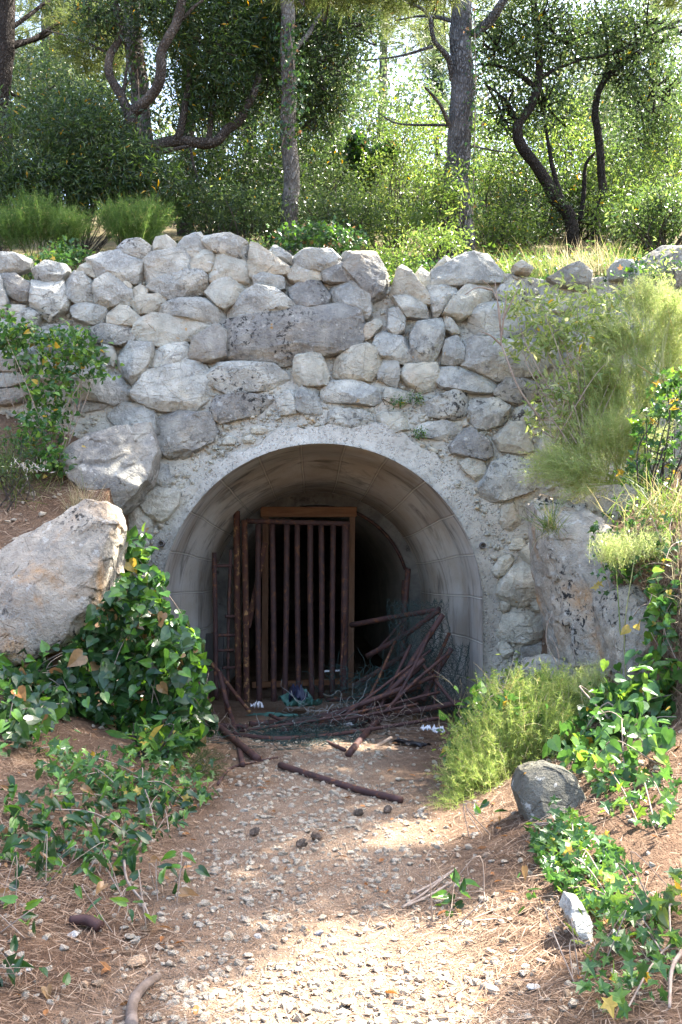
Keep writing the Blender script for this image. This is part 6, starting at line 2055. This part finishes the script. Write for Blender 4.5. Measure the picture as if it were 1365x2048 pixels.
M['white_stone'] = stone_mat('white_stone', (0.66, 0.63, 0.58), (0.52, 0.50, 0.46), (0.55, 0.45, 0.35), .1, .3)
M['grey_stone'] = stone_mat('grey_stone', (0.34, 0.34, 0.36), (0.26, 0.26, 0.28), (0.30, 0.27, 0.25), .1, .2)
M['brown_stone'] = stone_mat('brown_stone', (0.42, 0.31, 0.21), (0.34, 0.25, 0.17), (0.46, 0.29, 0.17), .1, .7)
loose(637, 1872, 32, 'blue-grey oval stone in the middle of the path', mat=M['grey_stone'], rz=2.7, sc=(1, .7, .7))
loose(147, 1873, 30, 'knobbly white lump beside the dark bark on the left bank', mat=M['white_stone'])
loose(272, 1935, 60, 'largest flat tan stone at lower left', mat=M['brown_stone'], sc=(1, .9, .5))
loose(195, 1978, 36, 'orange-tan stone below the largest flat tan one', mat=M['brown_stone'])
loose(260, 1885, 28, 'cream stone with a tan side near the light green seedling', mat=M['pebble'])
loose(22, 1935, 20, 'upper left white stone of the cluster at the left edge', mat=M['white_stone'])
loose(38, 1950, 18, 'lower white stone of the cluster at the left edge', mat=M['white_stone'])
loose(54, 1951, 18, 'right-hand white stone of the cluster at the left edge', mat=M['white_stone'])
loose(430, 1687, 16, 'round white stone at the left edge of the path', mat=M['white_stone'])
loose(500, 1942, 24, 'pale striped stone left of the path centre', mat=M['white_stone'])
loose(516, 1878, 22, 'white rounded stone left of the blue-grey oval one', mat=M['white_stone'])
loose(765, 1962, 26, 'bright white stone right of the path centre', mat=M['white_stone'])
loose(1067, 1988, 34, 'pale rounded stone on the lower right slope', mat=M['white_stone'])
loose(1035, 1972, 26, 'tan stone touching the pale rounded one on the lower right slope', mat=M['brown_stone'])
loose(1030, 1905, 20, 'small blue-grey stone on the lower right slope', mat=M['grey_stone'])
loose(985, 1830, 30, 'long flat tan stone on the right slope', mat=M['brown_stone'], sc=(1, .6, .5))
loose(745, 1895, 20, 'grey pebble right of the blue-grey oval stone', mat=M['grey_stone'])
loose(375, 1830, 30, 'tan stone at the left edge of the path', mat=M['brown_stone'])
loose(235, 1715, 24, 'pale stone among the vine leaves of the left bank', mat=M['pebble'])
# pine cones on the path
for k, (px, py, lab) in enumerate(((775, 1628, 'pine cone lying in the sunny patch of the path'), (715, 1634, 'pine cone left of the one in the sunny patch'), (508, 1672, 'dark pine cone at the left of the path'), (602, 1695, 'long dark pine cone near the path centre'), (635, 1680, 'small pine cone right of the path centre line'))):
    g_ = gp(px, py)
    a = random.uniform(0, 3.1)
    d_ = np.array((math.cos(a), math.sin(a), .1))
    L = .030
    mb = MB()
    core = [g_ + (0, 0, .018) + d_ * L * t_ for t_ in np.linspace(-1, 1, 9)]
    mb.add(*tube(np.array(core), .75 * np.array([.004, .014, .02, .022, .021, .019, .015, .010, .003]), 10, True))
    n = 90
    tt = RNG.uniform(-.9, .9, n)
    ang = RNG.uniform(0, 6.28, n)
    e1 = unit(np.cross(d_, (0, 0, 1.0)))
    e2 = np.cross(d_, e1)
    rad_ = .016 * np.sqrt(np.maximum(.05, 1 - (tt * .9) ** 2))
    out = e1 * np.cos(ang)[:, None] + e2 * np.sin(ang)[:, None]
    mb.add(*scatter(T_QUAD, g_ + (0, 0, .018) + d_ * (tt * L)[:, None] + out * rad_[:, None] * .8, out + d_ * .7, rdir(n) * .2 + d_, .016, .03))
    tag(mb.build('pine_cone', M['cone'], None, False, g_), lab, 'pine cone', 'pine cones on the path')

q_ = px_poly_pts([(1230, 1000), (1365, 960), (1365, 1420), (1320, 1420), (1335, 1200), (1240, 1170)], 5200)
g_ = on_ground(q_[:, 0], q_[:, 1])
g_[:, 1] += RNG.normal(size=len(g_)) * .05
g_[:, 2] = H(g_[:, 0], g_[:, 1]) + .015
nn = normal_of(H, g_[:, 0], g_[:, 1])
hd = rdir(len(g_))
hd = hd - nn * np.sum(hd * nn, -1, keepdims=True) + nn * RNG.normal(size=(len(g_), 1)) * .2 + (0, 0, -.2)
V, F = scatter(T_NEEDLE, g_ + nn * .015, hd, nn + rdir(len(g_)) * .3, .14 * RNG.uniform(.5, 1.3, len(g_)), .005)
tag(obj('pine_needle_litter', V, F, M['needle_litter'], None, False), 'thick mat of fallen pine needles on the slope at the right edge', 'needles', kind='stuff')
# three hundred of the larger loose stones
cnt = 0
while cnt < 200:
    py = random.uniform(1560, 2060)
    k = (py - 1132) / 916
    px = random.gauss(625 + random.uniform(-60, 60), 150 + 60 * k)
    g_ = gp(px, py)
    if abs(g_[0] + .1) > .95:
        continue
    loose(px, py, random.uniform(14, 26) * (.55 + .6 * k) * (1.5 if random.random() < .06 else 1), 'small pale limestone piece lying loose on the gravel path', 'loose stones on the path')
    cnt += 1
for n_, x0, x1, lab, grp in ((45, -10, 380, 'small tan stone lying among needles on the left bank', 'stones on the left bank'), (45, 880, 1360, 'small tan stone lying among needles on the right bank', 'stones on the right bank')):
    for _ in range(n_):
        loose(random.uniform(x0, x1), random.uniform(1700, 2050), random.uniform(13, 30), lab, grp, mat=M['brown_stone'] if random.random() < .4 else None)
# dry fallen leaves
x, y = ground_xy(260, 2.8, 8.5)
pos = np.stack([x, y, H(x, y) + .015], -1)
V, F = scatter(T_OVAL, pos, rdir(len(x)) * (1, 1, .15), rdir(len(x), (0, 0, 2.0)), .06 * RNG.uniform(.5, 1.2, len(x)))
tag(obj('fallen_leaves', V, F, M['dead_leaf'], None, False), 'dry brown leaves fallen on the ground', 'leaves', kind='stuff')
# red soil stones on the left terrace
for _ in range(26):
    loose(random.uniform(0, 170), random.uniform(960, 1090), random.uniform(8, 22), 'pale stone lying on the red soil above the slanting boulder', 'stones on the red soil')
